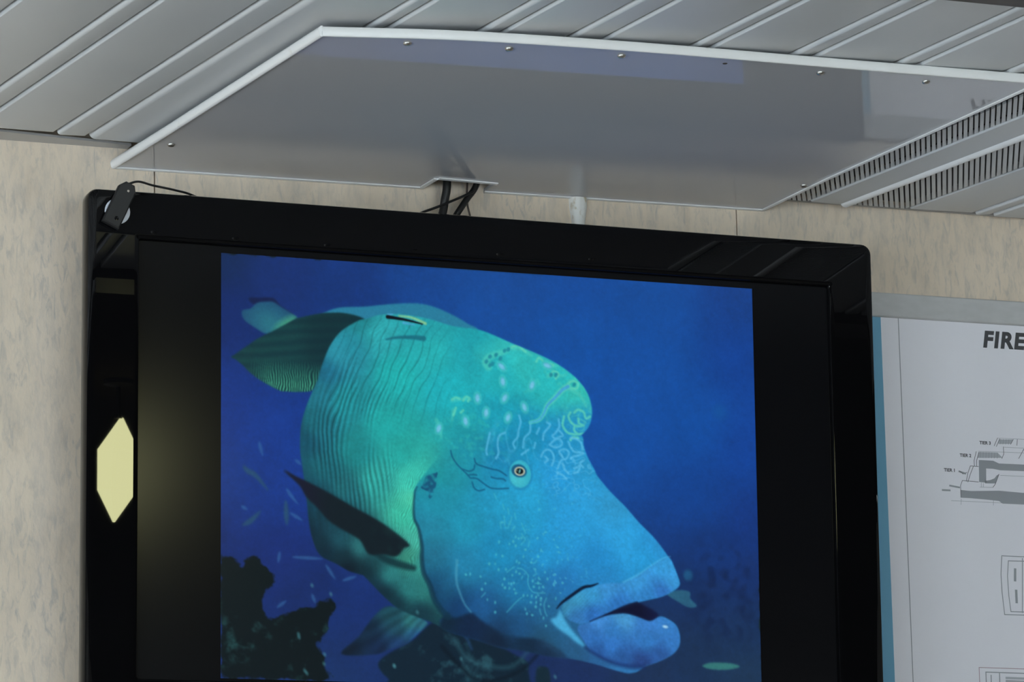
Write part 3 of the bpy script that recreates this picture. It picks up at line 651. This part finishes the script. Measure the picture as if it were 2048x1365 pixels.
    put(w * ellipse((122, 118), 22, 10, -30, 8), (84, 188, 136), .85)
    # dorsal fin, tail with its fine zebra bands
    put(poly('dorsal', 1.2), (44, 132, 166))
    t = poly('tail', 1.2)
    put(t, (18, 58, 66))
    band = np.sin(X * 2 * np.pi / 4.3 + 2.2 * noise(9) + .9 * noise(4)) * .5 + .5
    low = np.clip((Y - 175 - (X - 40) * .03) / 45, 0, 1) * np.clip((X - 45) / 40, 0, 1)
    put(t * low * np.clip(band * 1.7 - .35, 0, 1), (86, 196, 158), .9)
    put(t * low * (1 - band), (14, 52, 52), .6)
    fan = np.sin((Y - 110 + (X - 20) * .10) * .34 + .4 * soft_n) * .5 + .5
    put(t * (1 - low) * fan, (28, 82, 80), .45)
    put(t * blur(((X > 150) & (Y < 190)).astype(float), 14), (12, 40, 50), .5)
    # reef and rocks under the fish
    for nm, dark, lite in (('reef', (11, 24, 28), (36, 76, 78)), ('rock', (16, 38, 54), (40, 82, 96)), ('knob', (20, 44, 58), (34, 72, 84))):
        m = poly(nm, 1.6) if nm != 'reef' else edge_noise(blur(poly(nm, .5), 5), mid_n, fine_n)
        put(m, dark)
        lit = np.clip(.35 * mid_n + .35 * soft_n + .15 * fine_n - (.25 if nm != 'reef' else .42), 0, 1)
        if nm == 'reef': lit = lit * np.clip((Y - 560) / 90, .12, 1)
        put(m * lit, lite, .85)
    put(strokes_line([(420, 655), (450, 690), (520, 700), (560, 668)], stroke, 9, 4), (52, 104, 118), .45)
    put(strokes_line([(410, 620), (440, 648), (452, 670)], stroke, 7, 2.5), (36, 74, 120), .6)
    put(strokes_line([(398, 668), (430, 700), (470, 726), (540, 706), (590, 660)], stroke, 8, 3), (10, 24, 36), .6)
    # pelvic fin
    m = poly('pelvic', 1.4); pv = tones('pelvic', 12)
    pv = pv * .88
    img = img * (1 - m[..., None]) + pv * m[..., None]
    ray = np.sin(np.arctan2(Y - 560, X - 420) * 46 + .5 * soft_n) * .5 + .5
    mul(m * (ray - .5), .18)
    # body
    m = poly('body', .9)
    hd = np.clip(blur(poly('head', .7), .5), 0, 1)
    up = np.clip((Y - 330) / 60, 0, 1)
    hd_soft = blur(hd, 16)
    hd = hd * up + hd_soft * (1 - up)
    skin = tones('body', 16) * (1 - hd[..., None]) + tones('head', 24) * hd[..., None]
    jaw = blur(poly('jawunder', 1.5), 2.0)
    skin = skin * (1 - jaw[..., None]) + tones('under', 14) * jaw[..., None]
    skin *= (1 + .012 * mid_n + .010 * soft_n + .012 * fine_n)[..., None]
    img = img * (1 - m[..., None]) + skin * m[..., None]
    inb = m * (1 - hd)
    # scale ridges: lines that follow the rear contour
    yk = [94, 104, 124, 151, 178, 214, 250, 276, 303, 337, 372, 424, 467]
    x0 = np.interp(V, yk, [262, 246, 216, 197, 184, 172, 157, 148, 142, 141, 146, 153, 157])[:, None]
    x1 = np.interp(V, yk, [405, 398, 384, 372, 359, 346, 331, 323, 319, 316, 320, 326, 330])[:, None]
    tt = (X - x0) / (x1 - x0)
    ph = (np.clip(tt, 0, 2) ** 1.12) * 20 + .34 * noise(15, 3.5) + .12 * noise(7, 3.)
    ridge = np.sin(2 * np.pi * ph)
    amp = np.clip(tt * 4, .25, 1) * np.clip((1.08 - tt) * 2.6, 0, 1) * np.clip((Y - 110) / 160, .25, 1) * np.clip((500 - Y) / 60, 0, 1)
    amp = amp * np.clip(.7 + .5 * noise(9, 3.), .05, 1.3)
    mul(inb * amp * np.clip(ridge - .5, 0, 1), .40)
    mul(inb * amp * np.clip(-ridge - .5, 0, 1), -.48)
    fine = np.sin(2 * np.pi * (X * .25 + Y * .09) + 2.4 * noise(5) + 1.2 * noise(12))
    zone = blur(((X > 305) & (X < 378) & (Y > 350) & (Y < 560)).astype(float), 16)
    mul(inb * zone * fine, .13)
    scal = np.sin(2 * np.pi * ((X + .42 * Y) * .055) + 1.0 * noise(14))
    zone2 = blur(((X > 215) & (X < 400) & (Y > 95) & (Y < 260)).astype(float), 22)
    mul(inb * zone2 * np.clip(scal - .82, 0, .18), -1.0)
    # softly mottled patches, forehead and cheek texture
    vm = noise(3.2) * .6 + noise(2) * .4
    put(m * blur(((X > 400) & (X < 520) & (Y > 255) & (Y < 350)).astype(float), 18) * np.clip(vm - .3, 0, 1), (66, 206, 190), .28)
    put(m * blur(((X > 560) & (X < 690) & (Y > 130) & (Y < 270)).astype(float), 22) * np.clip(vm - .5, 0, 1), (96, 220, 190), .3)
    lab = np.clip(1 - np.abs(noise(4.6, .8)) * 3.6, 0, 1)
    put(m * blur(((X > 600) & (X < 690) & (Y > 290) & (Y < 395)).astype(float), 12) * lab, (100, 198, 244), .65)
    put(m * blur(((X > 480) & (X < 600) & (Y > 270) & (Y < 350)).astype(float), 16) * np.clip(1 - np.abs(noise(7, 2.2)) * 3.6, 0, 1), (92, 196, 238), .36)
    put(m * blur(((X > 640) & (X < 700) & (Y > 235) & (Y < 290)).astype(float), 8) * np.clip(1 - np.abs(noise(5)) * 2.6, 0, 1), (104, 222, 196), .42)
    put(m * blur(((X > 545) & (X < 660) & (Y > 380) & (Y < 600)).astype(float), 22) * np.clip(noise(1.7) - 1.35, 0, 1), (96, 206, 220), .5)
    put(m * strokes('combpatch', 15, 9, soft=2.5), (88, 216, 196), .62)
    put(m * strokes('foam', 7, 4, soft=2.2), (92, 216, 196), .45)
    put(m * strokes_line([(480, 150), (520, 128), (560, 120), (620, 150)], stroke, 26, 14), (80, 214, 196), .28)
    put(m * strokes('hump', 4.4, soft=1.3), (104, 222, 194), .74)
    put(m * strokes('whiteline', 3.8, soft=1.3), (104, 202, 246), .66)
    s = strokes('streak', 12, 6, soft=1.4); put(m * s, (90, 214, 196), .8); put(m * strokes('streak', 6, 2.2, soft=1), (70, 172, 226), .9)
    for i, c in enumerate(PICTURE_POINTS['spots']):
        r = (-6, 20, 30, 0, 8, -20, 20, -10, -50, 20, -70)[i]
        put(m * ellipse(c, 7.4, 11.5, r, 1.8), (84, 212, 206), .7); put(m * ellipse(c, 5.4, 9.2, r, 1.4), (44, 172, 200), .55)
        put(m * ellipse(c, 3.7, 6.6, r, 1.4), (124, 206, 240), .92)
    for c in PICTURE_POINTS['comb']: put(m * ellipse(c, 3.2, 4.2, 30, 1.2), (30, 140, 160), .85)
    dd = np.zeros((ny, nx))
    for i, c in enumerate(PICTURE_POINTS['dots']): dd = np.maximum(dd, ellipse(c, 1.5 + .4 * (i % 3), 2.2 + .5 * (i % 2), 10, 1.0))
    put(m * dd, (86, 200, 212), .62)
    put(m * strokes('cheek', 2.2, soft=1.0), (82, 198, 212), .48)
    # gill cover, creases, bare patch
    put(m * strokes('gill', 1.5, 12, soft=2.0), (16, 54, 76), .75)
    put(m * strokes('ridge', 5, 3, soft=1.8), (88, 176, 206), .5)
    put(m * strokes('creases', 2.6, soft=1.0), (18, 92, 132), .85)
    b = np.clip((blur(poly('blotch', .5), 1.2) + .1 * fine_n - .4) * 4, 0, 1)
    put(m * b * np.clip(.75 + .35 * noise(2.2), 0, 1), (24, 88, 126), .95)
    put(strokes('undershade', 9, 10, soft=3.5, mid=13), (14, 46, 54), .8)
    # pectoral fin
    p = blur(poly('pectoral', 1.0), 1.4)
    put(blur(p, 6) * m, (20, 70, 84), .4)
    put(p, (17, 32, 40)); put(p * blur((X < 170).astype(float), 18), (26, 26, 50), .8)
    put(p * np.clip(.4 * mid_n, 0, 1) * blur((X > 290).astype(float), 20), (28, 66, 66), .6)
    # cleaner fish over the back and its shade
    put(strokes('shadow', 3, 9, soft=1.6), (26, 112, 132), .9)
    put(strokes('cleanlight', 3, 5, soft=1.5), (170, 220, 150), .75)
    put(strokes('cleanblue', 4, 2, soft=1.3), (88, 176, 226), .8)
    put(strokes('cleaner', 6.5, 2, soft=.9), (8, 18, 28), 1)
    # eye
    put(ellipse((546, 361), 22.5, 26.5, 0, 3), (26, 118, 170), .6)
    put(ellipse((545.7, 359.7), 20.5, 24.5, 0, 1.4), (58, 186, 212)); put(ellipse((541, 369), 13, 12, 0, 6), (78, 206, 220), .7)
    put(ellipse((544, 354.4), 14.5, 11.5, 8, 1.2), (26, 96, 134)); put(ellipse((545, 355), 10, 8, 0, .9), (206, 210, 186))
    put(ellipse((545, 355), 7, 5.4, 0, .8), (8, 20, 26)); put(ellipse((545, 355), 1.6, 4, 20, .8), (120, 200, 200)); put(ellipse((540, 354), 1.6, 1.6, 0, .6), (160, 200, 180), .6)
    # mouth
    put(poly('jawlight', 2.2), (78, 182, 232), .95)
    put(poly('mouth', 2.2), (14, 18, 48)); put(poly('mouth', 2.0) * np.clip((X - 770) / 40, 0, 1), (24, 36, 84), .75)
    for nm in ('lower_lip', 'upper_lip'):
        m2 = poly({'lower_lip': 'lowlip', 'upper_lip': 'uplip'}[nm], 1.1)
        tn = tones(nm, 12) * (1 + .02 * mid_n + .02 * fine_n)[..., None]
        img = img * (1 - m2[..., None]) + tn * m2[..., None]
        if nm == 'upper_lip':
            wr = np.sin((X * .9 - Y * .5) * .62 + .6 * mid_n)
            mul(m2 * blur(((Y > 548) & (X > 700)).astype(float), 10) * wr, .03)
            mul(m2 * blur((X < 690).astype(float), 6) * np.sin((X + Y) * .9), .025)
    put(strokes('lipcrease', 4, 9, soft=3.0), (26, 52, 110), .7)
    put(strokes('liptop', 1.6, 1.6, soft=1.1, mid=5.5), (8, 26, 52), .95)
    put(strokes('lipline', 3, 1.5, soft=1.5), (96, 196, 240), .55)
    put(strokes('mouthline', 1.5, 5, soft=1.6), (14, 24, 56), .85)
    put(ellipse(PICTURE_POINTS['glint'][0], 5.0, 2.6, 8, 1.2), (176, 226, 255), .95)
    for c in PICTURE_POINTS['specks']: put(ellipse(c, 2.6, 3.6, -25, 1.8), (80, 150, 160), .55)
    img = img * .95 - 1.5
    img *= (1 + .016 * noise(.9))[..., None]
    return np.clip(blur_rgb(img, blur), 0, 255) / 255


def edge_noise(b, mid_n, fine_n):
    return np.clip((b + (.15 * mid_n + .07 * fine_n) * np.clip(4 * b * (1 - b), 0, 1) - .42) * 3, 0, 1)


def strokes_line(pts, stroke, w, soft):
    return stroke(pts, w, w * .6, soft=soft)


def blur_rgb(img, blur):
    return np.stack([blur(img[..., c], .75) for c in range(3)], -1)


PNX, PNY = 864, 640
pix = paint_picture(PNX, PNY)
lin = np.where(pix <= .04045, pix / 12.92, ((pix + .055) / 1.055) ** 2.4)
PX0, PX1, PZ1, PZ0 = .1674, .8667, -.0676, -.0676 - .6993 * .733
gx, gz = np.meshgrid(np.linspace(PX0, PX1, PNX), np.linspace(PZ1, PZ0, PNY))
co = np.stack([gx, np.full_like(gx, .0071), gz], -1).reshape(-1, 3).astype(np.float32)
ii = np.arange(PNX * PNY).reshape(PNY, PNX)
quads = np.stack([ii[:-1, :-1], ii[1:, :-1], ii[1:, 1:], ii[:-1, 1:]], -1).reshape(-1).astype(np.int32)
me = bpy.data.meshes.new('picture')
me.vertices.add(PNX * PNY); me.vertices.foreach_set('co', co.ravel())
nf = len(quads) // 4
me.loops.add(len(quads)); me.loops.foreach_set('vertex_index', quads)
me.polygons.add(nf); me.polygons.foreach_set('loop_start', np.arange(0, nf * 4, 4, dtype=np.int32))
me.update(calc_edges=True); me.validate()
at = me.color_attributes.new('picture', 'FLOAT_COLOR', 'POINT')
at.data.foreach_set('color', np.concatenate([lin.reshape(-1, 3), np.ones((PNX * PNY, 1))], 1).astype(np.float32).ravel())
pm = material('lit_screen_picture', (.006, .006, .007), .20, spec=.18)
an = pm.node_tree.nodes.new('ShaderNodeAttribute'); an.attribute_name = 'picture'
pb = pm.node_tree.nodes['Principled BSDF']
pm.node_tree.links.new(an.outputs['Color'], pb.inputs['Emission Color']); pb.inputs['Emission Strength'].default_value = .97
pm.cycles.emission_sampling = 'NONE'            # dim screen: found by the paths themselves, keeps light sampling quick
me.materials.append(pm)
picture = bpy.data.objects.new('picture', me); col.objects.link(picture); picture.parent = screen
picture['label'] = 'underwater picture of a blue-green humphead fish on blue water'

# ------------------------------------------------------------------ infrared receiver stuck on the corner
rec = tag(empty('remote_receiver'), 'small dark remote receiver stuck on the television corner with white pad', 'receiver')
rec.matrix_world = TVM @ Matrix.Translation((.0368, -.0002, -.0212)) @ Matrix.Rotation(math.radians(24.5), 4, 'Y')
bm = bmesh.new(); prev = None
for k, y in ((.0012, -.0016), (0, -.0030), (0, -.0095), (.0016, -.0112)):
    ring = [bm.verts.new((x, y, z)) for x, z in [(-.0112 + k, -.0275 + k), (.0112 - k, -.0275 + k), (.0112 - k, .0215), (.0062 - k, .0295 - k), (-.0052 + k, .0295 - k), (-.0112 + k, .0215)]]
    if prev:
        for q in range(6): bm.faces.new((prev[q], prev[(q + 1) % 6], ring[(q + 1) % 6], ring[q]))
    else: bm.faces.new(ring)
    prev = ring
bm.faces.new(prev[::-1]); finish('body', bm, 'device', rec)
bm = bmesh.new(); add_lathe(bm, [(.0152, 0), (.0157, -.0006), (.0152, -.0015)], 28, 'Y', (.002, 0, -.006)); finish('adhesive_pad', bm, 'pad', rec, True)
bm = bmesh.new(); add_lathe(bm, [(.0016, -.0108), (.0014, -.0118), (.0004, -.0124)], 12, 'Y', (.0018, 0, .0195)); finish('indicator_lens', bm, 'lens', rec, True)
bm = bmesh.new(); add_lathe(bm, [(.0026, -.0110), (.0026, -.0115), (.0018, -.0116), (.0014, -.0112)], 14, 'Y', (.0028, 0, -.0175)); finish('sensor_eye', bm, 'gloss_black', rec, True)
bm = bmesh.new(); pts = [(.046, -.006, .0035), (.0500, -.006, .0065), (.0616, -.004, .0100), (.0808, .002, .0080), (.1101, .010, .0062), (.1345, .020, .0040), (.17, .036, -.006), (.22, .050, -.04)]
inv = rec.matrix_world.inverted() @ TVM
add_tube(bm, [inv @ p for p in spline(pts, 6)], .0014, 8); finish('lead', bm, 'cable', rec, True)

# ------------------------------------------------------------------ cables rising behind the television
def cable(name, pts, r, mat, label, seg=12):
    bm = bmesh.new(); add_tube(bm, spline(pts, 8), r, seg)
    return tag(finish(name, bm, mat, None, True), label, 'cable', 'cables above the television')
cable('power_cable', [(-.386, -.026, 2.850), (-.3865, -.027, 2.800), (-.388, -.030, 2.760), (-.3912, -.030, 2.741), (-.3950, -.030, 2.722), (-.408, -.032, 2.690), (-.432, -.030, 2.650), (-.462, -.028, 2.600), (-.48, -.028, 2.54)], .0054, 'cable', 'thickest black cable rising left of the notch in the ceiling panel')
cable('signal_cable', [(-.330, -.026, 2.850), (-.336, -.028, 2.800), (-.349, -.030, 2.762), (-.3615, -.030, 2.744), (-.3765, -.031, 2.722), (-.396, -.022, 2.690), (-.418, -.016, 2.655), (-.438, -.014, 2.60), (-.446, -.014, 2.54)], .0042, 'cable', 'black cable slanting down left from the right of the panel notch')
cable('thin_lead', [(-.345, -.036, 2.850), (-.347, -.037, 2.800), (-.3537, -.038, 2.757), (-.3640, -.039, 2.748), (-.384, -.040, 2.738), (-.408, -.040, 2.727), (-.4310, -.039, 2.717), (-.48, -.034, 2.690), (-.56, -.030, 2.668), (-.64, -.030, 2.66)], .0016, 'cable', 'thin black lead crossing in front of the two thick cables', 8)
cable('thin_lead', [(-.350, -.012, 2.850), (-.352, -.012, 2.800), (-.3545, -.012, 2.757), (-.3545, -.012, 2.744), (-.3505, -.012, 2.726), (-.338, -.012, 2.690), (-.315, -.014, 2.65), (-.30, -.016, 2.58)], .0013, 'brown_cable', 'hair-thin brown lead running down the wall right of the thick cables', 8)

# white tongue of sealant on the wall
bm = bmesh.new(); rows = []
for z, xa, xb, t in ((2.7632, -.2110, -.1866, .010), (2.750, -.2105, -.1872, .010), (2.738, -.2088, -.1890, .009), (2.728, -.2072, -.1906, .008), (2.7235, -.2050, -.1930, .006), (2.7215, -.2015, -.1965, .004)):
    c, hw = .5 * (xa + xb), .5 * (xb - xa)
    rows.append([bm.verts.new((c - hw * math.cos(math.pi * k / 8), -t * math.sin(math.pi * k / 8) ** .7 if 0 < k < 8 else 0, z)) for k in range(9)])
for a, b in zip(rows, rows[1:]):
    for k in range(8): bm.faces.new((a[k], a[k + 1], b[k + 1], b[k]))
    bm.faces.new((a[8], a[0], b[0], b[8]))
bm.faces.new(rows[0]); bm.faces.new(rows[-1][::-1])
tag(finish('sealant_tongue', bm, 'white_sealant', None, 50), 'white tongue of stained sealant on the wall above the television', 'sealant')

# ------------------------------------------------------------------ fire plan on the wall
plan = tag(empty('fire_plan_board', (.3, 0, 2.1)), 'white printed fire plan with blue margin and grey top rail right of television', 'poster')
def plan_part(name, bm, mat, label=None, parent=None):
    o = finish(name, bm, mat); o.parent = parent or plan
    o.matrix_parent_inverse = Matrix.Translation((-.3, 0, -2.1)) if parent is None else Matrix()
    if label: o['label'] = label
    return o
bm = bmesh.new(); add_box(bm, .200, 1.30, -.0080, 0, 1.74, 2.632); plan_part('board', bm, 'alu')
bm = bmesh.new(); add_box(bm, .2222, 1.285, -.0095, -.0080, 1.75, 2.6312); sheet = plan_part('print_sheet', bm, 'paper', 'cool white printed sheet')
bm = bmesh.new(); add_box(bm, .1990, .2222, -.0097, -.0080, 1.75, 2.6312); plan_part('blue_margin', bm, 'blue', 'blue strip down the left edge of the sheet')
bm = bmesh.new(); r0 = rounded_rect(-.0165, 0, 2.6302, 2.6622, .002, 3)
add_prism(bm, [(.196, y, z) for y, z in r0], (1.11, 0, 0)); plan_part('top_rail', bm, 'alu', 'grey metal rail clamping the top of the sheet')
YI = -.0095
def ink_lines(name, polys, w, mat, label=None):
    bm = bmesh.new()
    for pts in polys:
        for (x0, z0), (x1, z1) in zip(pts, pts[1:]):
            d = Vector((x1 - x0, 0, z1 - z0))
            if d.length < 1e-6: continue
            d.normalize(); n = Vector((-d.z, 0, d.x)) * w / 2; a = Vector((x0, YI, z0)) - d * w * .4; b = Vector((x1, YI, z1)) + d * w * .4
            add_prism(bm, [a - n, b - n, b + n, a + n], (0, -.0002, 0))
    return plan_part(name, bm, mat, label)
def ink_fill(name, pts, mat, label=None):
    bm = bmesh.new(); add_prism(bm, [(x, YI, z) for x, z in pts], (0, -.00015, 0)); return plan_part(name, bm, mat, label)
def lettering(name, text, x, z, size, mat, bold=0., shear=0., label=None, spacing=1., ang=0.):
    cu = bpy.data.curves.new(name, 'FONT'); cu.body = text; cu.size = size; cu.extrude = .0001; cu.offset = bold; cu.shear = shear; cu.space_character = spacing
    tmp = bpy.data.objects.new(name + '_curve', cu); col.objects.link(tmp)
    dg = bpy.context.evaluated_depsgraph_get(); me = bpy.data.meshes.new_from_object(tmp.evaluated_get(dg))
    bpy.data.objects.remove(tmp)
    me.transform(Matrix.Translation((x, YI - .0002, z)) @ Matrix.Rotation(math.radians(ang), 4, 'Y') @ Matrix.Rotation(math.pi / 2, 4, 'X'))
    me.materials.clear(); me.materials.append(MAT[mat])
    o = bpy.data.objects.new(name, me); col.objects.link(o); o.parent = plan; o.matrix_parent_inverse = Matrix.Translation((-.3, 0, -2.1))
    if label: o['label'] = label
    return o
ink_lines('border_line', [[(.2480, 2.6300), (.2486, 1.77), (1.26, 1.77)]], .0012, 'ink_mid')
lettering('title_lettering', 'FIRE', .3708, 2.5992, .0300, 'ink', .0013, .16, 'bold black slanted letters FIRE', 1.14)
for t, x, z in (('TIER 3', .3598, 2.4678), ('TIER 2', .3300, 2.4497), ('TIER 1', .3058, 2.4291)):
    lettering('tier_lettering', t, x, z, .0060, 'ink', .00016, 0, 'small label reading ' + t, 1.02)
ink_fill('hull_fill', [(.3293, 2.4054), (.3443, 2.4046), (.3854, 2.4068), (.4222, 2.4054), (.50, 2.4050), (.50, 2.3898), (.39, 2.3899), (.3847, 2.3931), (.3654, 2.3943), (.3417, 2.3952), (.3288, 2.3952)], 'ink_mid', 'grey hull of the printed ship profile')
ink_fill('deck_fill', [(.3577, 2.4465), (.3787, 2.4465), (.3872, 2.4432), (.50, 2.4436), (.50, 2.4353), (.3889, 2.4342), (.3782, 2.4357), (.3679, 2.4357), (.367, 2.4167), (.3568, 2.4172)], 'ink_mid', 'grey deck shade of the printed ship profile')
ink_fill('bow_fill', [(.3653, 2.4157), (.3655, 2.4191), (.3731, 2.4204), (.3797, 2.4231), (.3832, 2.4271), (.3865, 2.4288), (.3829, 2.4213), (.3805, 2.4163)], 'ink_mid')
ink_fill('bridge_fill', [(.3888, 2.4753), (.4095, 2.4763), (.406, 2.4702), (.3875, 2.4693)], 'ink_soft')
ink_fill('cabin_fill', [(.3577, 2.4572), (.3858, 2.4575), (.393, 2.451), (.3562, 2.4493)], 'ink_soft')
ink_lines('ship_outline', [[(.3868, 2.4771), (.3814, 2.4666)], [(.39, 2.4763), (.3846, 2.4658)], [(.4101, 2.4763), (.4059, 2.4697)], [(.4161, 2.4766), (.4151, 2.4687)], [(.3949, 2.4658), (.3949, 2.456), (.3919, 2.45)],
    [(.3544, 2.4576), (.3506, 2.4452), (.3508, 2.4384)], [(.3581, 2.4563), (.3544, 2.4454), (.354, 2.4385)], [(.3449, 2.4381), (.3406, 2.4282), (.338, 2.4174)], [(.3491, 2.4373), (.3444, 2.4274), (.3401, 2.4165)], [(.3449, 2.4381), (.3567, 2.4377)],
    [(.3321, 2.4181), (.3291, 2.4112), (.3289, 2.3957)], [(.3321, 2.4181), (.3557, 2.4172)], [(.3865, 2.4288), (.3804, 2.4153), (.377, 2.4113)], [(.3284, 2.4306), (.3336, 2.4269), (.3391, 2.4291)], [(.4252, 2.4642), (.4169, 2.4511)]], .0006, 'ink', 'thin black outline of the printed ship profile')
ink_lines('ship_fine_lines', [[(.3577, 2.4582), (.50, 2.4598)], [(.3868, 2.4771), (.50, 2.4775)], [(.3147, 2.3907), (.50, 2.3907)], [(.3959, 2.4653), (.50, 2.4657)], [(.3293, 2.3937), (.3286, 2.386)], [(.3767, 2.3938), (.3763, 2.387)], [(.3886, 2.4274), (.50, 2.4279)], [(.3575, 2.4105), (.377, 2.4108)], [(.360, 2.4165), (.3596, 2.4108)], [(.363, 2.4160), (.3626, 2.4108)]], .0004, 'ink_mid')
ink_lines('bow_marks', [[(.3135, 2.4105), (.3273, 2.4087)], [(.3025, 2.4042), (.3132, 2.4042)], [(.328, 2.4300), (.337, 2.4275)]], .0022, 'ink_mid')
ink_lines('window_ticks', [[(.3605 + k * .0042, 2.4572), (.3598 + k * .0042, 2.4500)] for k in range(7)] + [[(.3915 + k * .004, 2.4758), (.3905 + k * .004, 2.4695)] for k in range(4)], .0006, 'ink_mid')
ink_lines('deck_plan', [[(.50, 2.3198), (.3852, 2.3205), (.3829, 2.2963), (.3832, 2.2729), (.3856, 2.2431), (.50, 2.2437)], [(.50, 2.3154), (.3946, 2.3142), (.3923, 2.2939), (.393, 2.2678), (.395, 2.2472), (.50, 2.2478)], [(.4155, 2.3181), (.4118, 2.2464)]], .0011, 'ink_mid', 'grey curved outline of the printed deck plan')
ink_lines('deck_plan_rooms', [[(.4040, 2.3032), (.4032, 2.2887)], [(.4041, 2.275), (.4041, 2.2599)]], .0034, 'ink_mid')
ink_lines('lower_plan_frame', [[(.3438, 1.95), (.3447, 2.1727), (.50, 2.1721)]], .0008, 'ink_red', 'red outline around the lowest printed plan')
ink_lines('lower_plan', [[(.3536, 1.97), (.3543, 2.1669), (.50, 2.1662)], [(.3741, 2.166), (.3735, 2.12)], [(.3617, 2.163), (.3613, 2.12)]], .0013, 'ink_mid')
ink_lines('lower_plan_shade', [[(.384, 2.1600), (.50, 2.1590)], [(.384, 2.1560), (.50, 2.1545)]], .0030, 'ink_soft')

# ------------------------------------------------------------------ pendant lamp that the bezel mirrors
lamp = tag(empty('pendant_lamp', (-.3235, -2.0, 2.80)), 'small faceted pale yellow glass pendant lamp hanging from the ceiling', 'lamp')
bm = bmesh.new(); add_lathe(bm, [(.003, -.064), (.0375, -.122), (.0325, -.190), (.002, -.2405)], 6)
bmesh.ops.rotate(bm, verts=bm.verts, cent=(0, 0, -.15), matrix=Matrix.Rotation(math.radians(4), 3, 'Y'))
finish('glass_shade', bm, 'lamp_glass', lamp)
bm = bmesh.new(); add_lathe(bm, [(.025, 0), (.025, -.008), (.004, -.012), (.004, -.062), (.008, -.066)], 16); finish('ceiling_fitting', bm, 'brass', lamp, 40)
